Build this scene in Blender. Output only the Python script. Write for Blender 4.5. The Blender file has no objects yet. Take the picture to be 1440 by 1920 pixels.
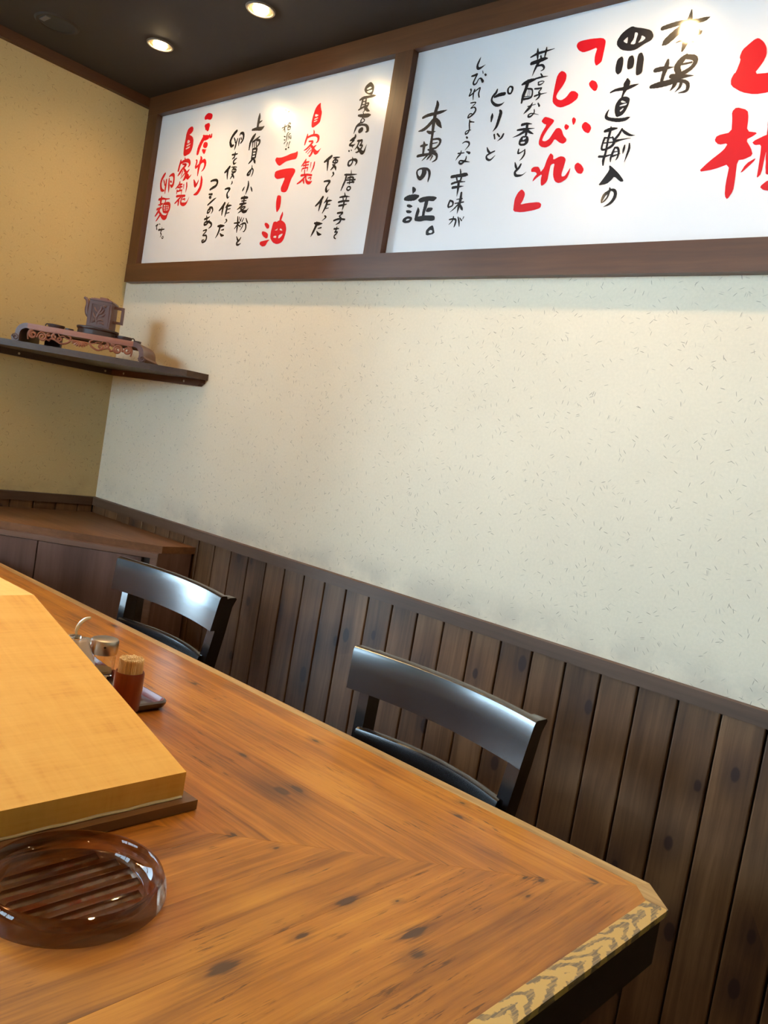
import bpy, bmesh, math, random
from mathutils import Vector, Matrix, geometry
PI = math.pi
random.seed(7)
SC = bpy.context.scene
COL = SC.collection

# ------------------------------------------------------------------ camera
cam_d = bpy.data.cameras.new('camera'); cam = bpy.data.objects.new('camera', cam_d); COL.objects.link(cam)
cam_d.sensor_fit = 'VERTICAL'; cam_d.sensor_height = 36.0; cam_d.sensor_width = 27.0
cam_d.lens = 1564.19 / 1920 * 36.0
cam_d.clip_start = 0.02
cam.location = (2.89575, -1.65, 1.205)
cam.rotation_euler = (1.49759076, -0.16788688, 0.73209527)
SC.camera = cam

# ------------------------------------------------------------------ daylight, exposure
world = bpy.data.worlds.new('daylight'); SC.world = world; world.use_nodes = True
wn = world.node_tree.nodes; wn['Background'].inputs[0].default_value = (0.55, 0.805, 1.0, 1)
wn['Background'].inputs[1].default_value = 31.0
SC.view_settings.view_transform = 'Standard'; SC.view_settings.look = 'None'
SC.view_settings.exposure = 0.0; SC.view_settings.gamma = 1.0; SC.view_settings.use_curve_mapping = False
LAMP_W = 15.0            # watts of each ceiling downlight
LAMP_RGB = (1.0, 0.62, 0.28)

# ------------------------------------------------------------------ helpers
def tag(o, label=None, cat=None, group=None, kind=None):
    if label: o['label'] = label
    if cat: o['category'] = cat
    if group: o['group'] = group
    if kind: o['kind'] = kind
    return o
def empty(name, loc=(0, 0, 0), rz=0.0):
    o = bpy.data.objects.new(name, None); COL.objects.link(o); o.location = loc; o.rotation_euler = (0, 0, rz)
    o.empty_display_size = 0.05
    return o
def mesh_obj(name, me, m, parent=None, loc=None, rz=0.0):
    o = bpy.data.objects.new(name, me); COL.objects.link(o)
    if m is not None and not me.materials: me.materials.append(m)
    if parent is not None: o.parent = parent
    if loc is not None: o.location = loc
    if rz: o.rotation_euler = (0, 0, rz)
    return o
def finish(name, bm, m, parent=None, loc=None, rz=0.0, smooth=False, bevel=0.0, seg=2):
    if bevel > 0:
        es = [e for e in bm.edges if len(e.link_faces) == 2 and e.calc_face_angle(0) > 0.5]
        bmesh.ops.bevel(bm, geom=es, offset=bevel, segments=seg, profile=0.5, affect='EDGES', clamp_overlap=True)
    bmesh.ops.recalc_face_normals(bm, faces=bm.faces)
    me = bpy.data.meshes.new(name); bm.to_mesh(me); bm.free()
    if smooth:
        for p in me.polygons: p.use_smooth = True
        try: me.set_sharp_from_angle(angle=math.radians(38))
        except Exception: pass
    return mesh_obj(name, me, m, parent, loc, rz)
def box(bm, x0, x1, y0, y1, z0, z1):
    vs = [bm.verts.new((x, y, z)) for x in (x0, x1) for y in (y0, y1) for z in (z0, z1)]
    for f in ((0, 1, 3, 2), (4, 6, 7, 5), (0, 4, 5, 1), (2, 3, 7, 6), (0, 2, 6, 4), (1, 5, 7, 3)):
        bm.faces.new([vs[i] for i in f])
def cbox(name, x0, x1, y0, y1, z0, z1, m, parent=None, bevel=0.0, seg=1, base=(0, 0, 0)):
    """box part whose origin sits at its own centre"""
    c = ((x0+x1)/2, (y0+y1)/2, (z0+z1)/2); bm = bmesh.new()
    box(bm, x0-c[0], x1-c[0], y0-c[1], y1-c[1], z0-c[2], z1-c[2])
    return finish(name, bm, m, parent, (c[0]-base[0], c[1]-base[1], c[2]-base[2]), bevel=bevel, seg=seg)
def prism(bm, pts, z0, z1):
    a = [bm.verts.new((x, y, z0)) for x, y in pts]; b = [bm.verts.new((x, y, z1)) for x, y in pts]
    bm.faces.new(a[::-1]); bm.faces.new(b); n = len(pts)
    for i in range(n): bm.faces.new([a[i], a[(i+1) % n], b[(i+1) % n], b[i]])
def extrude_xz(bm, pts, y0, y1):
    a = [bm.verts.new((x, y0, z)) for x, z in pts]; b = [bm.verts.new((x, y1, z)) for x, z in pts]
    bm.faces.new(a); bm.faces.new(b[::-1]); n = len(pts)
    for i in range(n): bm.faces.new([a[(i+1) % n], a[i], b[i], b[(i+1) % n]])
def lathe(bm, prof, n=48, c=(0, 0, 0)):
    rings = []
    for r, z in prof:
        if r < 1e-6: rings.append([bm.verts.new((c[0], c[1], c[2]+z))])
        else: rings.append([bm.verts.new((c[0]+r*math.cos(2*PI*i/n), c[1]+r*math.sin(2*PI*i/n), c[2]+z)) for i in range(n)])
    for a, b in zip(rings, rings[1:]):
        for i in range(n):
            j = (i+1) % n
            if len(a) == 1 and len(b) == 1: break
            if len(a) == 1: bm.faces.new([a[0], b[j], b[i]])
            elif len(b) == 1: bm.faces.new([a[i], a[j], b[0]])
            else: bm.faces.new([a[i], a[j], b[j], b[i]])
def tube(bm, pts, rads, n=10, flat=1.0):
    pts = [Vector(p) for p in pts]; rings = []
    up = None
    for i, p in enumerate(pts):
        t = (pts[min(i+1, len(pts)-1)]-pts[max(i-1, 0)]).normalized()
        if up is None:
            up = Vector((0, 0, 1)) if abs(t.z) < 0.9 else Vector((0, 1, 0))
        s = t.cross(up)
        if s.length < 1e-5: s = t.cross(Vector((1, 0.3, 0)))
        s.normalize(); u = s.cross(t).normalized(); up = u
        r = rads[i] if hasattr(rads, '__len__') else rads
        rings.append([bm.verts.new(p + (s*math.cos(2*PI*k/n) + u*flat*math.sin(2*PI*k/n))*r) for k in range(n)])
    for a, b in zip(rings, rings[1:]):
        for k in range(n): bm.faces.new([a[k], a[(k+1) % n], b[(k+1) % n], b[k]])
    bm.faces.new(rings[0][::-1]); bm.faces.new(rings[-1])
def rrect(x0, x1, y0, y1, r, n=6):
    out = []
    for cx, cy, a0 in ((x1-r, y1-r, 0), (x0+r, y1-r, 90), (x0+r, y0+r, 180), (x1-r, y0+r, 270)):
        for k in range(n+1):
            a = math.radians(a0 + 90*k/n); out.append((cx+r*math.cos(a), cy+r*math.sin(a)))
    return out
def catmull(P, n):
    if len(P) < 3: return [tuple(P[0][k]+(P[1][k]-P[0][k])*t/n for k in range(len(P[0]))) for t in range(n+1)] if len(P) == 2 else P
    Q = [P[0]]+list(P)+[P[-1]]; out = []
    for i in range(1, len(Q)-2):
        for t in range(n):
            u = t/n
            out.append(tuple(0.5*((2*b)+(-a+c)*u+(2*a-5*b+4*c-d)*u*u+(-a+3*b-3*c+d)*u**3) for a, b, c, d in zip(Q[i-1], Q[i], Q[i+1], Q[i+2])))
    out.append(tuple(P[-1])); return out

# ------------------------------------------------------------------ materials
class NT:
    def __init__(s, name):
        s.m = bpy.data.materials.new(name); s.m.use_nodes = True; s.t = s.m.node_tree; s.n = s.t.nodes
        s.b = s.n['Principled BSDF']; s.tc = s.n.new('ShaderNodeTexCoord'); s.oi = s.n.new('ShaderNodeObjectInfo')
    def L(s, a, b): s.t.links.new(a, b)
    def val(s, v, sock):
        if hasattr(v, 'is_output'): s.L(v, sock)
        else: sock.default_value = v
    def math(s, op, a, b=0.0, c=None, clamp=False):
        n = s.n.new('ShaderNodeMath'); n.operation = op; n.use_clamp = clamp
        s.val(a, n.inputs[0]); s.val(b, n.inputs[1])
        if c is not None: s.val(c, n.inputs[2])
        return n.outputs[0]
    def vmath(s, op, a, b=(0, 0, 0)):
        n = s.n.new('ShaderNodeVectorMath'); n.operation = op; s.val(a, n.inputs[0])
        if op == 'SCALE': s.val(b, n.inputs['Scale'])
        else: s.val(b, n.inputs[1])
        return n.outputs['Value'] if op in ('LENGTH', 'DOT_PRODUCT', 'DISTANCE') else n.outputs[0]
    def mapping(s, v, scale=(1, 1, 1), rot=(0, 0, 0), loc=(0, 0, 0)):
        n = s.n.new('ShaderNodeMapping'); s.L(v, n.inputs[0]); n.inputs['Scale'].default_value = scale
        n.inputs['Rotation'].default_value = rot; n.inputs['Location'].default_value = loc; return n.outputs[0]
    def noise(s, v, scale=1.0, detail=4.0, rough=0.55, dist=0.0):
        n = s.n.new('ShaderNodeTexNoise'); s.L(v, n.inputs['Vector']); n.inputs['Scale'].default_value = scale
        n.inputs['Detail'].default_value = detail; n.inputs['Roughness'].default_value = rough; n.inputs['Distortion'].default_value = dist
        return n.outputs[0]
    def vor(s, v, scale=1.0, rnd=1.0):
        n = s.n.new('ShaderNodeTexVoronoi'); s.L(v, n.inputs['Vector']); n.inputs['Scale'].default_value = scale
        n.inputs['Randomness'].default_value = rnd; return n.outputs['Distance'], n.outputs['Color']
    def ramp(s, f, stops):
        n = s.n.new('ShaderNodeValToRGB'); s.L(f, n.inputs[0]); e = n.color_ramp.elements
        while len(e) < len(stops): e.new(0.5)
        for i, (p, c) in enumerate(stops):
            e[i].position = p; e[i].color = (c[0], c[1], c[2], 1) if hasattr(c, '__len__') else (c, c, c, 1)
        return n.outputs[0]
    def mix(s, f, a, b, mode='MIX'):
        n = s.n.new('ShaderNodeMix'); n.data_type = 'RGBA'; n.blend_type = mode; s.val(f, n.inputs[0])
        for v, k in ((a, 6), (b, 7)):
            if hasattr(v, 'is_output'): s.L(v, n.inputs[k])
            else: n.inputs[k].default_value = (v[0], v[1], v[2], 1)
        return n.outputs[2]
    def step(s, f, a, b):
        n = s.n.new('ShaderNodeMapRange'); n.interpolation_type = 'SMOOTHSTEP'; s.val(f, n.inputs[0])
        n.inputs[1].default_value = a; n.inputs[2].default_value = b; return n.outputs[0]
    def bump(s, h, strength=0.3, dist=0.001):
        n = s.n.new('ShaderNodeBump'); n.inputs['Strength'].default_value = strength; n.inputs['Distance'].default_value = dist
        s.L(h, n.inputs['Height']); s.L(n.outputs[0], s.b.inputs['Normal'])
def plain(name, rgb, rough=0.5, metal=0.0, coat=0.0, coat_r=0.1, var=0.06, spec=0.5):
    s = NT(name); nz = s.noise(s.tc.outputs['Object'], 9.0, 4)
    k = s.ramp(nz, [(0.3, tuple(c*(1-var) for c in rgb)), (0.7, tuple(min(1, c*(1+var)) for c in rgb))])
    s.L(k, s.b.inputs['Base Color']); s.b.inputs['Roughness'].default_value = rough; s.b.inputs['Metallic'].default_value = metal
    s.b.inputs['Coat Weight'].default_value = coat; s.b.inputs['Coat Roughness'].default_value = coat_r
    s.b.inputs['Specular IOR Level'].default_value = spec
    return s.m
def wood(name, cols=None, **k):
    m = wood_(name, cols, **{a: v for a, v in k.items() if a != 'spec'}); m.node_tree.nodes['Principled BSDF'].inputs['Specular IOR Level'].default_value = k.get('spec', 0.35); return m
def wood_(name, cols, axis='X', fine=120.0, stretch=30.0, knots=0.0, knot_plane='XZ', knot_rgb=(0.03, 0.015, 0.01), rough=0.45,
         coat=0.0, var=0.25, scratches=0.0, spots=(), world_co=False, knot_scale=6.0, bump=0.15, blot=0.35, coat_r=0.2):
    """grain runs along axis; cols = dark, mid, light"""
    s = NT(name); ai = 'XYZ'.index(axis)
    if world_co:
        g = s.n.new('ShaderNodeNewGeometry'); P = g.outputs['Position']; co = P
    else:
        P = s.tc.outputs['Object']
        off = s.n.new('ShaderNodeCombineXYZ')
        for k, mul in enumerate((17.3, 31.1, 23.7)): s.L(s.math('MULTIPLY', s.oi.outputs['Random'], mul), off.inputs[k])
        co = s.vmath('ADD', P, off.outputs[0])
    sc = [1, 1, 1]; sc[ai] = 1.0/stretch
    warp = s.noise(co, 5.0, 2); wv = s.vmath('SCALE', s.vmath('SUBTRACT', s.n[-1].outputs[1] if False else co, (0, 0, 0)), 1.0)
    wn_ = s.n.new('ShaderNodeTexNoise'); s.L(co, wn_.inputs['Vector']); wn_.inputs['Scale'].default_value = 3.0; wn_.inputs['Detail'].default_value = 2
    cw = s.vmath('ADD', co, s.vmath('SCALE', wn_.outputs['Color'], 0.02))
    g1 = s.noise(s.mapping(cw, tuple(sc)), fine, 5, 0.65)
    g2 = s.noise(s.mapping(cw, tuple(sc)), fine*0.22, 3, 0.5, 0.6)
    bl = s.noise(co, 4.5, 3, 0.5)
    f = s.math('ADD', s.math('MULTIPLY', g1, 0.42), s.math('MULTIPLY', g2, 0.58))
    f = s.math('ADD', f, s.math('MULTIPLY', s.math('SUBTRACT', bl, 0.5), blot))
    col = s.ramp(f, [(0.30, cols[0]), (0.5, cols[1]), (0.68, cols[2])])
    if var > 0:
        rv = s.math('ADD', s.math('MULTIPLY', s.oi.outputs['Random'], var), 1-var/2)
        cx = s.n.new('ShaderNodeCombineXYZ')
        for k in range(3): s.L(rv, cx.inputs[k])
        col = s.mix(1.0, col, cx.outputs[0], 'MULTIPLY')
    dark = None
    if knots > 0:
        ks = [1, 1, 1]; ks[ai] = 0.55
        fl = [1, 1, 1]
        for k in range(3):
            if 'XYZ'[k] not in knot_plane: fl[k] = 0.0
        kq = s.vmath('MULTIPLY', co, tuple(ks)); sx = s.n.new('ShaderNodeSeparateXYZ'); s.L(kq, sx.inputs[0]); cx2 = s.n.new('ShaderNodeCombineXYZ')
        s.L(sx.outputs['XYZ'.index(knot_plane[0])], cx2.inputs[0]); s.L(sx.outputs['XYZ'.index(knot_plane[1])], cx2.inputs[1])
        vn = s.n.new('ShaderNodeTexVoronoi'); vn.voronoi_dimensions = '2D'; s.L(cx2.outputs[0], vn.inputs['Vector']); vn.inputs['Scale'].default_value = knot_scale
        d, c = vn.outputs['Distance'], vn.outputs['Color']
        sep = s.n.new('ShaderNodeSeparateColor'); s.L(c, sep.inputs[0])
        on = s.math('GREATER_THAN', sep.outputs[0], 1-knots)
        rad = s.math('MULTIPLY', sep.outputs[1], 0.05)
        dd = s.math('SUBTRACT', d, rad)
        nd = s.math('ADD', dd, s.math('MULTIPLY', s.math('SUBTRACT', g2, 0.5), 0.05))
        core = s.math('MULTIPLY', s.math('SUBTRACT', 1.0, s.step(nd, 0.035, 0.065)), on)
        halo = s.math('MULTIPLY', s.math('SUBTRACT', 1.0, s.step(nd, 0.05, 0.34)), on)
        col = s.mix(s.math('MULTIPLY', halo, 0.45), col, knot_rgb)
        col = s.mix(s.math('MULTIPLY', core, 0.85), col, knot_rgb)
    if scratches > 0:
        m2 = [1, 1, 1]; m2[ai] = 0.07
        sn = s.noise(s.mapping(co, tuple(m2)), 230.0, 4, 0.7, 0.6)
        reg = s.noise(co, 7.0, 3, 0.6)
        sm = s.math('MULTIPLY', s.step(sn, 0.56, 0.66), s.step(reg, 0.47, 0.62))
        col = s.mix(s.math('MULTIPLY', sm, scratches), col, tuple(c*0.25 for c in cols[0]))
    if spots:
        gp = s.n.new('ShaderNodeNewGeometry').outputs['Position']
        gw = s.vmath('ADD', gp, s.vmath('SCALE', s.vmath('SUBTRACT', wn_.outputs['Color'], (0.5, 0.5, 0.5)), 0.012))
    for (kx, ky, kr) in spots:       # individual knots, at their place on the boards
        rx, ry, st = (kr*1.5, kr*0.75, 0.9) if axis == 'X' else (kr*0.75, kr*1.5, 0.9)
        dv = s.vmath('MULTIPLY', s.vmath('SUBTRACT', gw, (kx, ky, 0.7)), (1/rx, 1/ry, 0))
        r_ = s.math('ADD', s.vmath('LENGTH', dv), s.math('MULTIPLY', s.math('ADD', s.math('SUBTRACT', g2, 0.5), s.math('SUBTRACT', g1, 0.5)), 2.6))
        col = s.mix(s.math('MULTIPLY', s.math('SUBTRACT', 1.0, s.step(r_, 0.55, 1.25)), st), col, knot_rgb)
        r2 = s.math('ADD', s.vmath('LENGTH', dv), s.math('MULTIPLY', s.math('SUBTRACT', g1, 0.5), 7.0))
        col = s.mix(s.math('MULTIPLY', s.math('SUBTRACT', 1.0, s.step(r2, 1.0, 3.2)), st*0.4), col, knot_rgb)
    s.L(col, s.b.inputs['Base Color'])
    s.b.inputs['Roughness'].default_value = rough; s.b.inputs['Coat Weight'].default_value = coat; s.b.inputs['Coat Roughness'].default_value = coat_r
    if bump > 0: s.bump(f, bump, 0.0015)
    return s.m
def wallpaper(name, plane, base):
    s = NT(name); P = s.tc.outputs['Object']
    sp = s.n.new('ShaderNodeSeparateXYZ'); s.L(P, sp.inputs[0]); cb = s.n.new('ShaderNodeCombineXYZ')
    s.L(sp.outputs['XYZ'.index(plane[0])], cb.inputs[0]); s.L(sp.outputs[2], cb.inputs[1]); uv = cb.outputs[0]
    cl = s.noise(uv, 3.0, 4, 0.6); fine = s.noise(uv, 160.0, 3, 0.7)
    col = s.ramp(s.math('ADD', s.math('MULTIPLY', cl, 0.5), s.math('MULTIPLY', fine, 0.5)),
                 [(0.35, tuple(c*0.93 for c in base)), (0.65, tuple(min(1, c*1.04) for c in base))])
    for k, (ang, thr) in enumerate(((12, .955), (48, .95), (75, .96), (101, .95), (133, .95), (160, .96), (30, .965))):
        m = s.mapping(s.mapping(uv, rot=(0, 0, math.radians(ang)), loc=(k*3.7, k*1.9, 0)), scale=(1/0.038, 1/0.0050, 1))
        n = s.n.new('ShaderNodeTexVoronoi'); n.voronoi_dimensions = '2D'; s.L(m, n.inputs['Vector']); n.inputs['Scale'].default_value = 1.0
        n.inputs['Randomness'].default_value = 0.9
        sc_ = s.n.new('ShaderNodeSeparateColor'); s.L(n.outputs['Color'], sc_.inputs[0])
        on = s.math('GREATER_THAN', sc_.outputs[0], thr)
        st = s.math('ADD', s.math('MULTIPLY', sc_.outputs[1], 0.65), 0.15)
        f = s.math('MULTIPLY', s.math('MULTIPLY', s.math('SUBTRACT', 1.0, s.step(n.outputs['Distance'], 0.10, 0.17)), on), st)
        col = s.mix(f, col, (base[0]*0.32, base[1]*0.30, base[2]*0.30))
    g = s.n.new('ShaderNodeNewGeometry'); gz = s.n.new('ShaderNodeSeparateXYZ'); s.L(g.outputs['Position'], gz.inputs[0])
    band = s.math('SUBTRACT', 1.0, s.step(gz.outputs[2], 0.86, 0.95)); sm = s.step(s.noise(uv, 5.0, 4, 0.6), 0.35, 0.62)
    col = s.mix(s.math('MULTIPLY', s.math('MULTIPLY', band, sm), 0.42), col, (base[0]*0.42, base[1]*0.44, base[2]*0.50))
    s.L(col, s.b.inputs['Base Color']); s.b.inputs['Roughness'].default_value = 0.85; s.b.inputs['Specular IOR Level'].default_value = 0.25
    s.bump(fine, 0.12, 0.001)
    return s.m
def zebra(name):
    """light ash edging with bold dark cathedral grain"""
    s = NT(name); P = s.tc.outputs['Object']
    sp = s.n.new('ShaderNodeSeparateXYZ'); s.L(P, sp.inputs[0])
    drift = s.math('SUBTRACT', s.noise(P, 7.0, 2), 0.5); nz = s.math('SUBTRACT', s.noise(P, 26.0, 4, 0.6), 0.5)
    v = s.math('ABSOLUTE', s.math('ADD', sp.outputs[0], s.math('MULTIPLY', drift, 0.03)))
    t = s.math('ADD', s.math('ADD', s.math('MULTIPLY', sp.outputs[1], 24.0), s.math('MULTIPLY', v, 62.0)), s.math('MULTIPLY', nz, 2.4))
    fr = s.math('ABSOLUTE', s.math('SUBTRACT', s.math('FRACT', t), 0.5))
    f = s.math('SUBTRACT', 1.0, s.step(fr, 0.17, 0.27))
    fine = s.noise(s.mapping(P, (1, 0.08, 1)), 420.0, 3)
    f = s.math('MULTIPLY', f, s.math('ADD', s.math('MULTIPLY', s.step(fine, 0.35, 0.6), 0.5), 0.5))
    col = s.mix(f, (0.60, 0.36, 0.10), (0.17, 0.115, 0.06)); s.L(col, s.b.inputs['Base Color'])
    s.b.inputs['Roughness'].default_value = 0.42
    return s.m
def glass(name, rgb, rough=0.02, ior=1.5):
    s = NT(name); s.b.inputs['Base Color'].default_value = (*rgb, 1); s.b.inputs['Transmission Weight'].default_value = 1.0
    nz = s.noise(s.tc.outputs['Object'], 30.0); s.L(s.ramp(nz, [(0, rough), (1, rough*1.5)]), s.b.inputs['Roughness'])
    s.b.inputs['IOR'].default_value = ior
    return s.m
def pane_mat():
    s = NT('window_glass'); t = s.n.new('ShaderNodeBsdfTransparent'); g = s.n.new('ShaderNodeBsdfGlossy'); g.inputs['Roughness'].default_value = 0.02
    fr = s.n.new('ShaderNodeFresnel'); fr.inputs[0].default_value = 1.45; mx = s.n.new('ShaderNodeMixShader')
    s.L(fr.outputs[0], mx.inputs[0]); s.L(t.outputs[0], mx.inputs[1]); s.L(g.outputs[0], mx.inputs[2])
    s.L(mx.outputs[0], s.n['Material Output'].inputs[0]); return s.m
def emit(name, rgb, st):
    s = NT(name); s.b.inputs['Base Color'].default_value = (*rgb, 1); s.b.inputs['Emission Color'].default_value = (*rgb, 1)
    s.b.inputs['Emission Strength'].default_value = st; return s.m

M = {}
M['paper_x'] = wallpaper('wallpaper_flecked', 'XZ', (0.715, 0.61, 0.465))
M['paper_y_dim'] = wallpaper('wallpaper_flecked_dim', 'YZ', (0.56, 0.43, 0.22))  # same paper, with the left wall's dim warm light put into its colour
M['ceiling'] = plain('ceiling_dark_paint', (0.028, 0.021, 0.017), 0.8)
M['floor'] = wood('floor_boards', ((0.05, 0.03, 0.02), (0.08, 0.05, 0.035), (0.11, 0.07, 0.05)), axis='X', rough=0.5)
PL = ((0.060, 0.025, 0.010), (0.118, 0.053, 0.022), (0.185, 0.090, 0.040))
M['plank'] = wood('wainscot_stained_pine', PL, axis='Z', fine=150, stretch=26, knots=0.72, blot=0.6, knot_plane='XZ', knot_rgb=(0.028, 0.012, 0.010), var=0.30, rough=0.45, knot_scale=8.5, spec=0.4, coat=0.02, coat_r=0.30)
M['plank_y'] = wood('wainscot_stained_pine_side', PL, axis='Z', fine=150, stretch=26, knots=0.7, blot=0.6, knot_plane='YZ', knot_rgb=(0.028, 0.012, 0.010), var=0.30, rough=0.42, knot_scale=7.0)
M['groove'] = plain('groove_dark_board', (0.02, 0.010, 0.008), 0.8)  # dark backing seen through the gaps between planks
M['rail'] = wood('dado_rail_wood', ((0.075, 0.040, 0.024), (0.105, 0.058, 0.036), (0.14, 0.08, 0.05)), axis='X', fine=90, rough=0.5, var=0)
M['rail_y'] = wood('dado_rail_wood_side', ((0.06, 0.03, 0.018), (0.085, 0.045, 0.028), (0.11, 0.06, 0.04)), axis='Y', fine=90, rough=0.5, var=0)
SGN = ((0.052, 0.019, 0.006), (0.080, 0.029, 0.009), (0.108, 0.042, 0.014))
M['sign_x'] = wood('sign_frame_wood', SGN, axis='X', fine=90, stretch=18, rough=0.42, coat=0.10, var=0.05, blot=0.2)
M['sign_z'] = wood('sign_frame_wood_upright', SGN, axis='Z', fine=90, stretch=18, rough=0.42, coat=0.10, var=0.05, blot=0.2)
M['crown'] = wood('crown_moulding_wood', ((0.07, 0.026, 0.010), (0.095, 0.036, 0.014), (0.12, 0.048, 0.02)), axis='Y', fine=80, rough=0.5, var=0)
M['board'] = plain('sign_white_board', (0.64, 0.66, 0.70), 0.27, coat=1.0, coat_r=0.075, var=0.01, spec=0.8)
M['ink'] = plain('black_lettering_film', (0.008, 0.007, 0.010), 0.40, coat=0.55, coat_r=0.075, var=0.1, spec=0.2)
M['red'] = plain('red_lettering_film', (0.50, 0.004, 0.010), 0.42, coat=0.45, coat_r=0.075, var=0.05, spec=0.2)
M['shelf'] = wood('shelf_dark_wood', ((0.045, 0.024, 0.016), (0.065, 0.036, 0.024), (0.085, 0.048, 0.032)), axis='X', rough=0.4, var=0)
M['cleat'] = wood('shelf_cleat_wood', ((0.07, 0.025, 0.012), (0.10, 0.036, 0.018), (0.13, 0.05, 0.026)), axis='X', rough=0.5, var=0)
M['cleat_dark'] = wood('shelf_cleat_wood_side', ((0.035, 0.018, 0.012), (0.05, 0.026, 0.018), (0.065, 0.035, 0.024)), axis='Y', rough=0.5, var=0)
M['screw'] = plain('brass_screw', (0.55, 0.47, 0.36), 0.35, metal=0.7)
CB = ((0.085, 0.044, 0.034), (0.135, 0.072, 0.056), (0.19, 0.105, 0.082))
M['cab_top'] = wood('cabinet_top_wood', ((0.11, 0.045, 0.018), (0.16, 0.068, 0.028), (0.21, 0.095, 0.042)), axis='X', rough=0.45, var=0)
M['cab'] = wood('cabinet_wood', CB, axis='Z', fine=60, stretch=14, rough=0.45, var=0.1, knots=0.3, knot_plane='XZ', knot_rgb=(0.04, 0.018, 0.015))
M['cab_edge'] = wood('cabinet_edge_wood', ((0.12, 0.066, 0.045), (0.17, 0.095, 0.065), (0.22, 0.125, 0.09)), axis='X', rough=0.45, var=0)
SPOTS = [(2.075,-0.7974,0.0074),(2.4079,-0.9295,0.0087),(2.324,-0.9494,0.0099),(2.3419,-1.1347,0.0136),(2.4241,-0.6925,0.0043),(2.4086,-0.7063,0.0037),(2.4657,-0.6273,0.0050),(2.2274,-0.5965,0.0050),(2.2529,-0.6415,0.0056),(2.1925,-0.9396,0.0043),(2.3556,-0.8977,0.0031),(2.4339,-0.7427,0.0043),(1.9411,-0.6391,0.0062),(1.2042,-0.5935,0.0062),(1.9398,-0.7942,0.0043),(2.346,-1.0352,0.0062),(1.9388,-0.917,0.0050),(2.434,-0.955,0.0087),(2.1399,-0.9653,0.0050),(1.62,-0.66,0.0056),(1.50,-0.72,0.0050),(2.46,-1.15,0.0056)]
TK = ((0.18, 0.055, 0.005), (0.40, 0.135, 0.010), (0.55, 0.215, 0.022))
KN = (0.060, 0.024, 0.010)
M['top_x'] = wood('counter_board_wood', TK, axis='X', fine=200, stretch=34, knots=0.16, knot_plane='XY', knot_rgb=KN, var=0.14, rough=0.42, coat=0.12, coat_r=0.25,
                  scratches=0.75, spots=SPOTS, knot_scale=7.0, blot=0.55)
M['top_y'] = wood('counter_board_wood_return', TK, axis='Y', fine=200, stretch=34, knots=0.16, knot_plane='XY', knot_rgb=KN, var=0.14, rough=0.42, coat=0.12, coat_r=0.25,
                  scratches=0.75, spots=SPOTS, knot_scale=7.0, blot=0.55)
TR = ((0.25, 0.13, 0.045), (0.47, 0.28, 0.10), (0.60, 0.38, 0.16))
M['trim_x'] = wood('counter_edge_ash', TR, axis='X', fine=160, stretch=16, rough=0.45, var=0)
M['trim_y'] = zebra('counter_edge_ash_figured')
M['apron'] = wood('counter_apron_dark', ((0.016, 0.009, 0.005), (0.024, 0.013, 0.007), (0.032, 0.018, 0.01)), axis='X', rough=0.55, var=0)
M['chair'] = plain('chair_black_lacquer', (0.010, 0.0085, 0.009), 0.24, coat=0.6, coat_r=0.16, var=0.3)
def maple():
    s = NT('pale_maple_panel'); P = s.tc.outputs['Object']
    a = s.noise(s.mapping(P, (8, 0.9, 8)), 5.0, 4, 0.6); b = s.noise(s.mapping(P, (1.2, 9, 1.2)), 7.0, 4, 0.6, 0.4)
    c = s.noise(s.mapping(P, (24, 1.5, 24)), 9.0, 3)
    f = s.math('ADD', s.math('ADD', s.math('MULTIPLY', a, 0.4), s.math('MULTIPLY', b, 0.4)), s.math('MULTIPLY', c, 0.2))
    s.L(s.ramp(f, [(0.32, (0.68, 0.290, 0.036)), (0.46, (0.80, 0.385, 0.056)), (0.62, (0.86, 0.445, 0.078))]), s.b.inputs['Base Color'])
    s.b.inputs['Roughness'].default_value = 0.62; return s.m
M['maple'] = maple()
M['strip'] = wood('partition_base_strip', ((0.10, 0.042, 0.014), (0.15, 0.065, 0.022), (0.20, 0.09, 0.032)), axis='Y', rough=0.4, var=0, coat=0.3)
M['caulk'] = plain('caulk_bead', (0.62, 0.50, 0.28), 0.4)
def smoke():
    m = glass('smoked_brown_glass', (0.66, 0.58, 0.52), 0.015, 1.5); t = m.node_tree; n = t.nodes
    tr = n.new('ShaderNodeBsdfTransparent'); tr.inputs[0].default_value = (0.64, 0.54, 0.46, 1); mx = n.new('ShaderNodeMixShader'); mx.inputs[0].default_value = 0.6
    t.links.new(n['Principled BSDF'].outputs[0], mx.inputs[1]); t.links.new(tr.outputs[0], mx.inputs[2]); t.links.new(mx.outputs[0], n['Material Output'].inputs[0])
    return m
M['smoke'] = smoke()
M['clear'] = glass('clear_glass', (0.97, 0.97, 0.95), 0.02, 1.46)
M['frost'] = plain('translucent_plastic', (0.62, 0.50, 0.40), 0.25, coat=0.4)
M['frost'].node_tree.nodes['Principled BSDF'].inputs['Transmission Weight'].default_value = 0.45
M['spoon'] = plain('pearly_spoon', (0.72, 0.68, 0.50), 0.15, coat=0.6)
M['chrome'] = plain('brushed_steel', (0.60, 0.55, 0.48), 0.30, metal=1.0, var=0.03)
M['hole'] = plain('cap_hole', (0.01, 0.008, 0.006), 0.7)
M['lacquer'] = wood('red_brown_lacquer', ((0.12, 0.013, 0.005), (0.22, 0.027, 0.008), (0.30, 0.045, 0.014)), axis='Z', fine=60, rough=0.28, coat=0.6, coat_r=0.1, var=0)
M['tray_dark'] = plain('dark_lacquer', (0.035, 0.016, 0.012), 0.25, coat=0.5)
M['tray_red'] = plain('red_lacquer', (0.20, 0.026, 0.014), 0.42, coat=0.08)
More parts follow.
